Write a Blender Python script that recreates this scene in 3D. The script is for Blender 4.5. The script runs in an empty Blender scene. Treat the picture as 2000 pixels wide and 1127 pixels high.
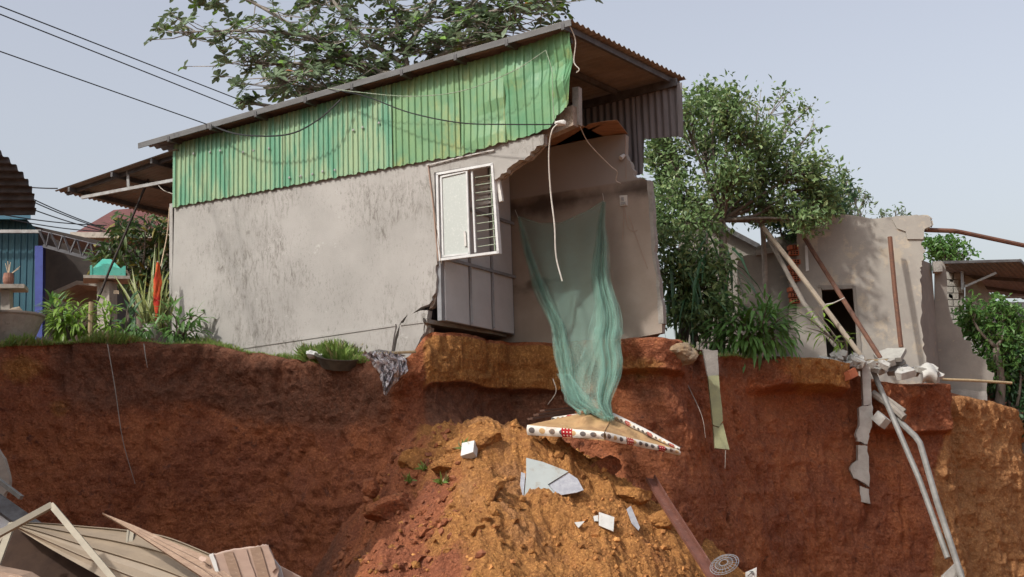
import bpy, bmesh, math, random
import numpy as np
from mathutils import Vector, Matrix
random.seed(7); RNG = np.random.default_rng(7)
S = bpy.context.scene
COL = S.collection
# ------------------------------------------------------------------ camera
F = 2700.0; PITCH = math.radians(9.35); ROLL = math.radians(1.8)
EYE = Vector((0, 0, 1.7))
_u0 = Vector((0, -math.sin(PITCH), math.cos(PITCH)))
FWD = Vector((0, math.cos(PITCH), math.sin(PITCH)))
RIGHT = Vector((1, 0, 0)) * math.cos(ROLL) - _u0 * math.sin(ROLL)
UP = _u0 * math.cos(ROLL) + Vector((1, 0, 0)) * math.sin(ROLL)
cd = bpy.data.cameras.new('camera'); cam = bpy.data.objects.new('camera', cd); COL.objects.link(cam)
cd.sensor_width = 36; cd.lens = F / 2000 * 36; cd.clip_end = 2000; cd.clip_start = .1
M = Matrix((RIGHT, UP, -FWD)).transposed().to_4x4(); M.translation = EYE
cam.matrix_world = M
S.camera = cam
# ------------------------------------------------------------------ world, sun, exposure
SUND = Vector((.78, .70, -1.0)).normalized()
w = bpy.data.worlds.new('World'); S.world = w; w.use_nodes = True
nt = w.node_tree; bg = nt.nodes['Background']
sky = nt.nodes.new('ShaderNodeTexSky'); sky.sky_type = 'NISHITA'; sky.sun_disc = False
sky.sun_elevation = math.asin(-SUND.z); sky.sun_rotation = math.atan2(-SUND.x, -SUND.y) % (2 * math.pi)
sky.air_density = 1.5; sky.dust_density = 4.5; sky.ozone_density = 2.0; sky.altitude = 0
hs_ = nt.nodes.new('ShaderNodeHueSaturation'); hs_.inputs['Saturation'].default_value = .46; hs_.inputs['Hue'].default_value = .522; nt.links.new(sky.outputs[0], hs_.inputs['Color']); nt.links.new(hs_.outputs[0], bg.inputs[0]); bg.inputs[1].default_value = .132
sl = bpy.data.lights.new('sun', 'SUN'); so = bpy.data.objects.new('sun', sl); COL.objects.link(so)
sl.energy = 2.5; sl.angle = math.radians(2.2); sl.color = (1, .95, .88)
so.rotation_euler = SUND.to_track_quat('-Z', 'Y').to_euler(); so.location = (-20, -20, 30)
S.view_settings.view_transform = 'Standard'; S.view_settings.look = 'None'
S.view_settings.exposure = 0.52; S.view_settings.gamma = 1
# ------------------------------------------------------------------ pixel -> place
def ray(px, py): return FWD + RIGHT * ((px - 1000) / F) + UP * ((563.5 - py) / F)
def at(px, py, Y):
    r = ray(px, py); return EYE + r * ((Y - EYE.y) / r.y)
def onz(px, py, z):
    r = ray(px, py); return EYE + r * ((z - EYE.z) / r.z)
class Fr:
    """vertical plane frame: u along the wall, n into the building"""
    def __init__(s, A, B):
        s.A = A.copy(); d = B - A; d.z = 0; s.u = d.normalized(); s.n = Vector((-s.u.y, s.u.x, 0))
        if s.n.y < 0: s.n = -s.n
    def P(s, px, py, off=0.):
        r = ray(px, py); t = ((s.A + s.n * off - EYE).dot(s.n)) / r.dot(s.n); return EYE + r * t
    def uv(s, px, py, off=0.):
        p = s.P(px, py, off); return ((p - s.A).dot(s.u), p.z)
    def W(s, u, z, off=0.):
        p = s.A + s.u * u + s.n * off; return Vector((p.x, p.y, z))
# ------------------------------------------------------------------ numpy noise
def _h(ix, iy, iz, seed):
    n = (ix * 374761393 + iy * 668265263 + iz * 2147483647 + seed * 144665) & 0xffffffff
    n = ((n ^ (n >> 13)) * 1274126177) & 0xffffffff
    n = ((n ^ (n >> 16)) * 2246822519) & 0xffffffff
    return ((n ^ (n >> 15)) & 0xffffff) / float(0xffffff)
def vnoise(p, seed=0):
    p = np.asarray(p, float); i = np.floor(p).astype(np.int64); f = p - i; f = f * f * (3 - 2 * f)
    r = 0
    for a in (0, 1):
        for b in (0, 1):
            for c in (0, 1):
                wgt = (f[..., 0] if a else 1 - f[..., 0]) * (f[..., 1] if b else 1 - f[..., 1]) * (f[..., 2] if c else 1 - f[..., 2])
                r = r + wgt * _h(i[..., 0] + a, i[..., 1] + b, i[..., 2] + c, seed)
    return r * 2 - 1
def fbm(p, sc, octv=4, seed=0, gain=.5, ridge=False):
    p = np.asarray(p, float) * sc; a = 1.; s = 0; t = 0
    for k in range(octv):
        v = vnoise(p, seed + k * 17)
        if ridge: v = 1 - 2 * np.abs(v)
        s = s + a * v; t += a; a *= gain; p = p * 2.03 + 11.7
    return s / t
# ------------------------------------------------------------------ materials
MATS = {}
class NB:
    def __init__(s, name):
        s.m = bpy.data.materials.new(name); s.m.use_nodes = True; s.t = s.m.node_tree
        s.b = s.t.nodes['Principled BSDF']; s.out = s.t.nodes['Material Output']; MATS[name] = s.m
    def n(s, typ, **kw):
        k = s.t.nodes.new('ShaderNode' + typ)
        for a, v in kw.items(): setattr(k, a, v)
        return k
    def put(s, sock, v):
        if isinstance(v, (int, float)): sock.default_value = v
        elif isinstance(v, (tuple, list)):
            sock.default_value = tuple(v) + ((1,) if len(v) == 3 and sock.type == 'RGBA' else ())
        else: s.t.links.new(v, sock)
    def math(s, op, a, b=0., c=0., clamp=False):
        k = s.n('Math', operation=op, use_clamp=clamp); s.put(k.inputs[0], a); s.put(k.inputs[1], b); s.put(k.inputs[2], c); return k.outputs[0]
    def mix(s, f, a, b, bt='MIX'):
        k = s.n('MixRGB', blend_type=bt); s.put(k.inputs[0], f); s.put(k.inputs[1], a); s.put(k.inputs[2], b); return k.outputs[0]
    def pos(s, stretch=(1, 1, 1), world=True):
        v = s.n('NewGeometry').outputs['Position'] if world else s.n('TexCoord').outputs['Object']
        if tuple(stretch) != (1, 1, 1):
            k = s.n('VectorMath', operation='MULTIPLY'); s.put(k.inputs[0], v); k.inputs[1].default_value = stretch; v = k.outputs[0]
        return v
    def noise(s, scale, detail=6, rough=.6, vec=None, dist=0.):
        k = s.n('TexNoise'); k.inputs['Scale'].default_value = scale; k.inputs['Detail'].default_value = detail
        k.inputs['Roughness'].default_value = rough; k.inputs['Distortion'].default_value = dist
        if vec is not None: s.t.links.new(vec, k.inputs['Vector'])
        return k.outputs['Fac']
    def ramp(s, f, lo, hi):
        k = s.n('MapRange'); s.put(k.inputs[0], f); k.inputs[1].default_value = lo; k.inputs[2].default_value = hi
        k.interpolation_type = 'SMOOTHSTEP'; return k.outputs[0]
    def sep(s, v):
        k = s.n('SeparateXYZ'); s.t.links.new(v, k.inputs[0]); return k.outputs
    def bump(s, h, strength=.4, dist=.02):
        k = s.n('Bump'); k.inputs['Strength'].default_value = strength; k.inputs['Distance'].default_value = dist
        s.t.links.new(h, k.inputs['Height']); s.t.links.new(k.outputs[0], s.b.inputs['Normal'])
    def fin(s, col=None, rough=.85, spec=.3, metal=0.):
        if col is not None: s.put(s.b.inputs['Base Color'], col)
        s.put(s.b.inputs['Roughness'], rough); s.b.inputs['Specular IOR Level'].default_value = spec
        s.b.inputs['Metallic'].default_value = metal; return s.m
def mat(name, c1, c2=None, sc=3., stretch=(1, 1, 1), rough=.8, spec=.3, bump=.2, bsc=40., bd=.01, c3=None, sc3=12., lo3=.55, hi3=.7, metal=0., isl=0.):
    b = NB(name); v = b.pos(stretch, world=False); c = c1
    if c2 is not None: c = b.mix(b.ramp(b.noise(sc, 7, .65, v), .33, .67), c1, c2)
    if c3 is not None: c = b.mix(b.ramp(b.noise(sc3, 6, .7, v), lo3, hi3), c, c3)
    if isl:
        r = b.n('NewGeometry').outputs['Random Per Island']
        k = b.n('HueSaturation'); b.put(k.inputs['Value'], b.math('MULTIPLY_ADD', r, isl * 2, 1 - isl)); b.put(k.inputs['Color'], c); c = k.outputs[0]
    if bump: b.bump(b.noise(bsc, 5, .6, v), bump, bd)
    return b.fin(c, rough, spec, metal)
def leafmat(name, c1, c2, c3=None, f3=.92, rough=.45, trans=.35, spec=.45):
    b = NB(name); r = b.n('NewGeometry').outputs['Random Per Island']
    c = b.mix(r, c1, c2)
    if c3 is not None:
        r2 = b.math('FRACT', b.math('MULTIPLY', r, 57.31)); c = b.mix(b.math('GREATER_THAN', r2, f3), c, c3)
    m = b.fin(c, rough, spec)
    tr = b.n('BsdfTranslucent'); b.put(tr.inputs[0], b.mix(.5, c, (.35, .5, .08), 'MULTIPLY') if False else c)
    mx = b.n('MixShader'); mx.inputs[0].default_value = trans
    b.t.links.new(b.b.outputs[0], mx.inputs[1]); b.t.links.new(tr.outputs[0], mx.inputs[2]); b.t.links.new(mx.outputs[0], b.out.inputs[0])
    return m
# ------------------------------------------------------------------ objects
def tag(o, label=None, cat=None, group=None, kind=None):
    if label: o['label'] = label
    if cat: o['category'] = cat
    if group: o['group'] = group
    if kind: o['kind'] = kind
    return o
def thing(name, label, cat, loc, group=None):
    o = bpy.data.objects.new(name, None); COL.objects.link(o); o.location = loc; o.empty_display_size = .2
    return tag(o, label, cat, group)
def wloc(o):
    v = Vector(o.location)
    while o.parent: o = o.parent; v = v + Vector(o.location)
    return v
def link(o, parent, loc):
    COL.objects.link(o)
    if parent is not None:
        o.parent = parent; o.location = Vector(loc) - wloc(parent)
    else: o.location = loc
    return o
def mk(name, vs, fs, m, parent=None, smooth=False, uvs=None):
    a = np.array([tuple(v) for v in vs], float) if not isinstance(vs, np.ndarray) else vs
    c = (a.min(0) + a.max(0)) / 2; c[2] = a[:, 2].min()
    me = bpy.data.meshes.new(name)
    me.from_pydata((a - c).tolist(), [], fs if isinstance(fs, list) else fs.tolist()); me.materials.append(MATS[m] if isinstance(m, str) else m)
    if smooth: me.polygons.foreach_set('use_smooth', np.ones(len(me.polygons), bool))
    if uvs is not None:
        l = me.uv_layers.new(name='UVMap'); idx = np.empty(len(me.loops), int); me.loops.foreach_get('vertex_index', idx)
        l.data.foreach_set('uv', np.asarray(uvs, float)[idx].ravel())
    me.update()
    return link(bpy.data.objects.new(name, me), parent, c)
class MB:
    def __init__(s): s.v = []; s.f = []
    def add(s, vs, fs):
        k = len(s.v); s.v += [tuple(v) for v in vs]; s.f += [tuple(i + k for i in f) for f in fs]; return s
    def prism(s, front, T):
        n = len(front); T = Vector(T); vs = [Vector(p) for p in front] + [Vector(p) + T for p in front]
        fs = [tuple(range(n)), tuple(range(2 * n - 1, n - 1, -1))] + [(i, i + n, (i + 1) % n + n, (i + 1) % n) for i in range(n)]
        return s.add(vs, fs)
    def bar(s, a, b, w, h=None, up=(0, 0, 1), ew=None):
        a = Vector(a); b = Vector(b); h = h or w; d = (b - a).normalized(); up = Vector(up)
        if abs(d.dot(up)) > .95: up = Vector((0, 1, 0)) if abs(d.y) < .9 else Vector((1, 0, 0))
        x = d.cross(up).normalized(); y = x.cross(d); k = 1 if ew is None else ew
        q = lambda c, g: [c + x * (i * w / 2 * g) + y * (j * h / 2 * g) for i, j in ((-1, -1), (1, -1), (1, 1), (-1, 1))]
        return s.add(q(a, 1) + q(b, k), [(3, 2, 1, 0), (4, 5, 6, 7)] + [(i, (i + 1) % 4, (i + 1) % 4 + 4, i + 4) for i in range(4)])
    def box(s, c, sx, sy, sz, rz=0.):
        c = Vector(c); R = Matrix.Rotation(rz, 3, 'Z')
        return s.bar(c - Vector((0, 0, sz / 2)), c + Vector((0, 0, sz / 2)), sx, sy, up=R @ Vector((0, 1, 0))) if False else s.add(
            [c + R @ Vector((i * sx / 2, j * sy / 2, k * sz / 2)) for k in (-1, 1) for i, j in ((-1, -1), (1, -1), (1, 1), (-1, 1))],
            [(3, 2, 1, 0), (4, 5, 6, 7)] + [(i, (i + 1) % 4, (i + 1) % 4 + 4, i + 4) for i in range(4)])
    def tube(s, pts, r, seg=6, r1=None):
        pts = [Vector(p) for p in pts]; n = len(pts); r1 = r if r1 is None else r1; vs = []; fs = []; px = None
        for i, p in enumerate(pts):
            d = (pts[min(i + 1, n - 1)] - pts[max(i - 1, 0)]).normalized()
            if px is None: px = d.orthogonal().normalized()
            px = (px - d * px.dot(d)).normalized(); py = d.cross(px); rr = r + (r1 - r) * i / max(n - 1, 1)
            vs += [p + (px * math.cos(a) + py * math.sin(a)) * rr for a in (2 * math.pi * k / seg for k in range(seg))]
        for i in range(n - 1):
            fs += [(i * seg + k, i * seg + (k + 1) % seg, (i + 1) * seg + (k + 1) % seg, (i + 1) * seg + k) for k in range(seg)]
        fs += [tuple(range(seg))[::-1], tuple((n - 1) * seg + k for k in range(seg))]
        return s.add(vs, fs)
    def lathe(s, c, prof, seg=20, axis=(0, 0, 1)):
        c = Vector(c); q = Vector((0, 0, 1)).rotation_difference(Vector(axis)); vs = []; fs = []
        for r, z in prof: vs += [c + q @ Vector((r * math.cos(2 * math.pi * k / seg), r * math.sin(2 * math.pi * k / seg), z)) for k in range(seg)]
        for i in range(len(prof) - 1):
            fs += [(i * seg + k, i * seg + (k + 1) % seg, (i + 1) * seg + (k + 1) % seg, (i + 1) * seg + k) for k in range(seg)]
        return s.add(vs, fs)
    def build(s, name, m, parent=None, smooth=False): return mk(name, s.v, s.f, m, parent, smooth)
def jag(pts, amp, sub=4, seed=1):
    r = random.Random(seed); out = []
    for (a, b) in zip(pts[:-1], pts[1:]):
        L = math.hypot(b[0] - a[0], b[1] - a[1]) or 1; nx, ny = -(b[1] - a[1]) / L, (b[0] - a[0]) / L
        out.append(a)
        for k in range(1, sub):
            t = (k + r.uniform(-.25, .25)) / sub; o = r.uniform(-amp, amp)
            out.append((a[0] + (b[0] - a[0]) * t + nx * o, a[1] + (b[1] - a[1]) * t + ny * o))
    return out + [pts[-1]]
def catmull(pts, sub=6):
    pts = [Vector(p) for p in pts]; q = [pts[0] * 2 - pts[1]] + pts + [pts[-1] * 2 - pts[-2]]; out = []
    for i in range(1, len(q) - 2):
        p0, p1, p2, p3 = q[i - 1:i + 3]
        for k in range(sub):
            t = k / sub; out.append(.5 * ((2 * p1) + (p2 - p0) * t + (2 * p0 - 5 * p1 + 4 * p2 - p3) * t * t + (3 * p1 - p0 - 3 * p2 + p3) * t ** 3))
    return out + [pts[-1]]
def ipl(pts):
    xs = [p[0] for p in pts]; ys = [p[1] for p in pts]; return lambda x: float(np.interp(x, xs, ys))
def sag(a, b, d, n=14):
    a = Vector(a); b = Vector(b); return [a.lerp(b, i / n) - Vector((0, 0, d * 4 * (i / n) * (1 - i / n))) for i in range(n + 1)]
def corr(name, fr, off, u0, u1, top, bot, m, parent, pitch=.1, amp=.022, rows=3, prof='trap', warp=None, sgn=-1):
    """vertical profiled sheet on frame fr between the heights top(u) and bot(u)"""
    us = []; hs = []
    k = 0; u = u0
    if prof == 'trap':
        while u < u1:
            for a, h in ((0, 0), (.50, 0), (.62, 1), (.86, 1), (.98, 0)):
                x = u + a * pitch
                if x <= u1: us.append(x); hs.append(h)
            u += pitch
    else:
        n = int((u1 - u0) / pitch * 8)
        for i in range(n + 1): us.append(u0 + (u1 - u0) * i / n); hs.append(.5 + .5 * math.sin(2 * math.pi * (us[-1] - u0) / pitch))
    vs = []; fs = []
    for x, h in zip(us, hs):
        t, b = top(x), bot(x)
        for r in range(rows + 1):
            z = b + (t - b) * r / rows; o = off + sgn * amp * h
            if warp: o += warp(x, z)
            vs.append(fr.W(x, z, o))
    R = rows + 1
    for i in range(len(us) - 1):
        for r in range(rows): fs.append((i * R + r, (i + 1) * R + r, (i + 1) * R + r + 1, i * R + r + 1))
    return mk(name, vs, fs, m, parent)
def corrq(name, p00, p10, p01, p11, m, parent, waves=20, amp=.02, nv=6, sagf=None, smooth=True, sub=8):
    """wavy sheet: waves across the p00-p10 side, lines running p00 -> p01"""
    p00, p10, p01, p11 = map(Vector, (p00, p10, p01, p11)); N = (p10 - p00).cross(p01 - p00).normalized(); n = waves * sub; vs = []; fs = []
    for j in range(nv + 1):
        t = j / nv
        for i in range(n + 1):
            s_ = i / n; p = p00.lerp(p10, s_).lerp(p01.lerp(p11, s_), t) + N * (amp * math.sin(2 * math.pi * i / sub))
            if sagf: p = p + sagf(s_, t)
            vs.append(p)
    for j in range(nv):
        for i in range(n): k = j * (n + 1) + i; fs.append((k, k + 1, k + n + 2, k + n + 1))
    return mk(name, vs, fs, m, parent, smooth)
def grid(name, arr, m, parent=None, smooth=True, uvs=None):
    R, C = arr.shape[:2]; i = np.arange(R * C).reshape(R, C)
    f = np.stack([i[:-1, :-1], i[:-1, 1:], i[1:, 1:], i[1:, :-1]], -1).reshape(-1, 4)
    return mk(name, arr.reshape(-1, 3), f, m, parent, smooth, uvs)
def chunk(name, c, r, m, parent=None, seed=0, flat=1., sub=2, rough=.35):
    bm = bmesh.new(); bmesh.ops.create_icosphere(bm, subdivisions=sub, radius=1); a = np.array([v.co[:] for v in bm.verts]); f = [tuple(v.index for v in q.verts) for q in bm.faces]; bm.free()
    rr = random.Random(seed)
    for k in range(9):   # planar facets
        d = np.array([rr.gauss(0, 1) for _ in range(3)]); d /= np.linalg.norm(d); lim = rr.uniform(.5, .85); pr = a @ d; a = a - np.outer(np.maximum(pr - lim, 0), d)
    a = a * (1 + rough * fbm(a + seed * 3.1, 1.6, 5, seed, .6)[:, None]) * np.array(r if hasattr(r, '__len__') else (r, r, r * flat)) + np.array(c)
    return mk(name, a, f, m, parent)
# leaves: (pos, direction, normal-ish, length, width) -> mesh arrays
def leaves(P, D, Nn, L, Wd, shape='rhomb', droop=.15):
    P, D, Nn = (np.asarray(x, float) for x in (P, D, Nn)); L = np.asarray(L, float)[:, None]; Wd = np.asarray(Wd, float)[:, None]
    D = D / np.linalg.norm(D, axis=1, keepdims=True); X = np.cross(D, Nn); X /= np.linalg.norm(X, axis=1, keepdims=True) + 1e-9; Z = np.cross(X, D)
    n = len(P)
    if shape == 'rhomb':
        V = np.stack([P, P + D * L * .5 + X * Wd * .5 + Z * Wd * .15, P + D * L - Z * L * droop, P + D * L * .5 - X * Wd * .5 + Z * Wd * .15], 1)
        Fc = np.array([[0, 1, 2], [0, 2, 3]])
    else:   # obovate / lance: spine of 4 with paired sides
        prof = {'obov': ((0, .05), (.35, .55), (.72, 1.), (1, .25)), 'lance': ((0, .25), (.3, .9), (.65, .8), (1, .03))}[shape]
        cols = []
        for t, wv in prof:
            c = P + D * L * t - Z * L * droop * t * t; cols += [c - X * Wd * .5 * wv + Z * Wd * .12 * wv, c, c + X * Wd * .5 * wv + Z * Wd * .12 * wv]
        V = np.stack(cols, 1); Fc = np.array([[r * 3 + c, r * 3 + c + 1, r * 3 + c + 4, r * 3 + c + 3] for r in range(3) for c in range(2)])
    k = V.shape[1]; Fs = (Fc[None] + (np.arange(n) * k)[:, None, None]).reshape(-1, Fc.shape[1])
    return V.reshape(-1, 3), Fs
def rdir(n, up=0.):
    d = RNG.normal(size=(n, 3)); d /= np.linalg.norm(d, axis=1, keepdims=True); d[:, 2] += up; return d / np.linalg.norm(d, axis=1, keepdims=True)
# ================================================================== soil and ground
def attr(o, arr):
    a = o.data.color_attributes.new('soil', 'FLOAT_COLOR', 'POINT'); a.data.foreach_set('color', np.c_[arr, np.ones(len(arr))].astype(np.float32).ravel())
def soilmat(name):
    b = NB(name); v = b.pos(); a = b.n('VertexColor', layer_name='soil').outputs[0]; sp = b.n('SeparateColor'); b.t.links.new(a, sp.inputs[0])
    n1 = b.noise(.9, 8, .65, v); n2 = b.noise(5., 8, .7, v); n3 = b.noise(26., 6, .7, v)
    red = b.mix(b.ramp(n1, .36, .66), (0.332, 0.121, 0.066), (0.484, 0.176, 0.079))
    red = b.mix(b.ramp(n2, .60, .78), red, (0.681, 0.294, 0.124)); red = b.mix(b.ramp(n2, .44, .30), red, (0.188, 0.080, 0.055))
    org = b.mix(b.ramp(n2, .36, .66), (0.536, 0.255, 0.085), (0.383, 0.172, 0.063)); org = b.mix(b.ramp(n3, .55, .75), org, (0.664, 0.345, 0.113))
    tan = b.mix(b.ramp(n1, .35, .65), (0.528, 0.265, 0.114), (0.407, 0.196, 0.084)); tan = b.mix(b.ramp(n3, .6, .75), tan, (0.603, 0.379, 0.192))
    hum_shade = b.mix(b.ramp(n2, .35, .65), (0.192, 0.092, 0.060), (0.288, 0.125, 0.075))
    j = b.math('MULTIPLY_ADD', n2, .9, -.45)
    edge = lambda k: b.ramp(b.math('ADD', sp.outputs[k], j), .32, .68)
    c = b.mix(edge(0), red, org); c = b.mix(edge(1), c, tan); c = b.mix(edge(2), c, hum_shade)
    c = b.mix(b.ramp(n3, .60, .48), c, b.mix(1., c, (.72, .70, .70), 'MULTIPLY'))
    def vor(sc):
        k = b.n('TexVoronoi', feature='F1'); k.inputs['Scale'].default_value = sc; k.inputs['Randomness'].default_value = 1.
        wv = b.n('VectorMath', operation='ADD'); b.t.links.new(v, wv.inputs[0]); nn = b.n('TexNoise'); nn.inputs['Scale'].default_value = sc * .8; b.t.links.new(v, nn.inputs['Vector'])
        sc_ = b.n('VectorMath', operation='SCALE'); b.t.links.new(nn.outputs['Color'], sc_.inputs[0]); sc_.inputs['Scale'].default_value = 1.2 / sc; b.t.links.new(sc_.outputs[0], wv.inputs[1]); b.t.links.new(wv.outputs[0], k.inputs['Vector']); return k.outputs['Distance']
    h = b.math('ADD', b.math('MULTIPLY', b.noise(7., 10, .75, v), 1.1), b.math('MULTIPLY', b.noise(38., 5, .75, v), .40))
    h = b.math('SUBTRACT', h, b.math('ADD', b.math('MULTIPLY', vor(9.), .40), b.math('MULTIPLY', vor(24.), .28)))
    h = b.math('SUBTRACT', h, b.math('MULTIPLY', b.ramp(b.noise(17., 4, .6, v), .60, .72), .55))
    b.bump(h, 1., .07); return b.fin(c, .95, .12)
soilmat('soil')
def _g(x, c, s): return np.exp(-((x - c) / s) ** 2)
def _st(x, a, b): t = np.clip((x - a) / (b - a), 0, 1); return t * t * (3 - 2 * t)
LIP = [(-900, 675, 20), (-400, 672, 21.6), (0, 673, 22.4), (150, 668, 22.9), (280, 670, 23.4), (400, 672, 23.9), (480, 685, 23.75), (560, 701, 23.4), (640, 713, 22.95), (720, 708, 22.5),
       (800, 697, 21.95), (835, 648, 22.05), (900, 652, 22.7), (1000, 670, 23.9), (1080, 672, 23.9), (1180, 664, 23.2), (1290, 656, 22.75), (1330, 664, 22.95), (1365, 690, 23.7), (1480, 700, 25.3),
       (1560, 697, 26.3), (1640, 712, 27.0), (1700, 745, 27.5), (1780, 752, 27.9), (1838, 750, 28.2), (1850, 772, 28.8), (1920, 780, 29.4), (1985, 800, 30.2), (2010, 880, 32), (2200, 900, 34), (2800, 900, 40)]
PZ = 4.9   # plateau level
def cliff():
    lp = np.array([tuple(at(*p)) for p in LIP]); pxs = np.array([p[0] for p in LIP], float)
    seg = np.r_[0, np.cumsum(np.linalg.norm(np.diff(lp[:, :2], axis=0), axis=1))]
    vis = np.linspace(np.interp(-60, pxs, seg), np.interp(2040, pxs, seg), 860)
    ss = np.r_[np.linspace(0, vis[0], 24)[:-1], vis, np.linspace(vis[-1], seg[-1], 20)[1:]]
    L = np.stack([np.interp(ss, seg, lp[:, k]) for k in range(3)], 1); PX = np.interp(ss, seg, pxs)
    k = np.hanning(13); k /= k.sum()
    for c in range(3): L[:, c] = np.convolve(np.pad(L[:, c], 6, mode='edge'), k, 'valid')
    L[:, 2] += .05 * fbm(np.c_[ss, ss * 0, ss * 0], 2.2, 4, 5)
    Lw = np.stack([np.convolve(np.pad(L[:, c], 60, mode='edge'), np.hanning(121) / np.hanning(121).sum(), 'valid') for c in range(2)], 1)
    T = np.gradient(Lw, axis=0); T /= np.linalg.norm(T, axis=1, keepdims=True); out = np.stack([T[:, 1], -T[:, 0]], 1)
    out = out * .45 + np.array([0, -1.]) * .55; out /= np.linalg.norm(out, axis=1, keepdims=True)
    t = np.r_[np.linspace(0, .08, 14)[:-1], np.linspace(.08, 1, 280)]
    d = t[None, :] * (L[:, 2:3] + .4)                       # metres below the lip
    X = PX[:, None] + 0 * d; sx = ss[:, None] + 0 * d; z = L[:, 2:3] - d
    o = .11 * d
    o += -.14 * _st(d, .1, .7)                              # slightly undercut below the turf
    # floor of the house: pale band of fill, recess below it with shade put into its soil colour, then the old face
    hs = _st(X, 805, 850) * (1 - _st(X, 1085, 1150))
    o += hs * (.12 * _g(d, .5, .4) - .18 * _st(d, .80, .90) + 1.0 * _st(d, 1.1, 2.4))
    o += .3 * _st(X, 1150, 1200) * (1 - _st(X, 1320, 1345)) * (1 - _st(d, .52, .62))
    # undercut slab of hard soil further right
    sl_ = _st(X, 1450, 1510) * (1 - _st(X, 1632, 1648)); o += sl_ * (.45 * (1 - _st(d, .52, .66)) - .1 * _st(d, .6, .7))
    rb = _st(X, 1690, 1700) * (1 - _st(X, 1836, 1844)); o += rb * (.28 * (1 - _st(d, .95, 1.05)))
    p3 = np.stack([sx, z, sx * 0 + 3.3], -1)
    o += .22 * fbm(p3, .55, 3, 1) + .10 * fbm(p3, 1.7, 3, 2, ridge=True) + .055 * fbm(p3 * np.array([1.2, .8, 1]), 5., 4, 3) + .05 * fbm(p3 * np.array([1.3, .8, 1]), 9., 4, 4, gain=.65) - .07 * np.clip(fbm(p3 * np.array([1.5, .6, 1]), 2.6, 3, 14, ridge=True) - .35, 0, 1)
    cr = np.clip(fbm(p3 * np.array([1, .45, 1]), 1.3, 3, 9, ridge=True) - .55, 0, 1); o -= .3 * cr
    o *= _st(d, 0, .06) * .8 + .2
    XY = L[:, None, :2] + out[:, None, :] * o[..., None]
    V = np.concatenate([XY, z[..., None]], -1)
    nz = fbm(p3, .8, 4, 21)
    orange = hs * _st(d, .02, .1) * (1 - _st(d, .75, .88)) * .95 + 1.25 * _g(X, 1575, 70) * _g(d, .25, .4) + .55 * _g(X, 1250, 60) * _g(d, .5, .25)
    orange += (.7 * _g(X, 50, 60) * _g(d, .4, .3) + .6 * _g(X, 120, 35) * _g(d, 1.1, .25) + .5 * _g(X, 620, 14) * _g(d, .25, .25)) + .12 * _st(d, 1.2, 3) * (1 - _st(X, 650, 800))
    orange += .24 * _st(X, 1250, 1420) * _st(d, .9, 2.2) + .25 * nz
    tan = _st(X + 90 * (d / 4) * 1.0 + 30 * nz, 1835, 1875) * 1.0
    hum_shade = (.95 * (1 - _st(d + .45 * nz, .45, 1.9)) * (1 - _st(X, 740, 800)) + hs * 1.0 * _st(d, .78, .86) * (1 - _st(d, 1.3, 1.8)) + .55 * _st(X, 1290, 1340) * (1 - _st(X, 1480, 1560)) * (1 - _st(d, .3, .7))) * (1 - .8 * _g(X, 50, 70))  # humus near the turf, plus painted shade in the recess under the floor
    hum_shade += .5 * _g(X, 1260, 90) * _g(d, .95, .25)
    o_ = grid('cliff_face', V, 'soil'); tag(o_, kind='structure'); attr(o_, np.clip(np.stack([orange, tan, hum_shade], -1).reshape(-1, 3), 0, 1))
    # plateau behind the lip
    back = [0, .12, .35, .8, 1.6, 3, 6, 12, 30, 90]; rows = []
    for i, bk in enumerate(back):
        r = L.copy(); r[:, 1] += bk; f = _st(np.array(bk * 1.), 0, 3.); r[:, 2] = L[:, 2] * (1 - f) + (PZ - .02) * f - .004
        if bk: r[:, 2] += .03 * fbm(r, 2., 3, 31) - .03
        rows.append(r)
    P = np.stack(rows, 1); g = grid('plateau_ground', P[:, ::1], 'soil'); tag(g, kind='structure')
    a = np.zeros((P.shape[0] * P.shape[1], 3)); a[:, 2] = .5; a[:, 1] = .35; attr(g, a)
    return L, PX, V
CL, CPX, CV = cliff()
gr = np.stack(np.meshgrid(np.linspace(-150, 150, 60), np.r_[np.linspace(-60, 12, 20), np.linspace(13, 45, 40)], indexing='ij') + [np.zeros((60, 60))], -1)
gr[..., 2] = .06 * fbm(gr, .3, 4, 41) - .1
g = grid('lower_ground', gr, 'soil'); tag(g, kind='structure'); a = np.zeros((3600, 3)); a[:, 1] = .5; attr(g, a)
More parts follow.
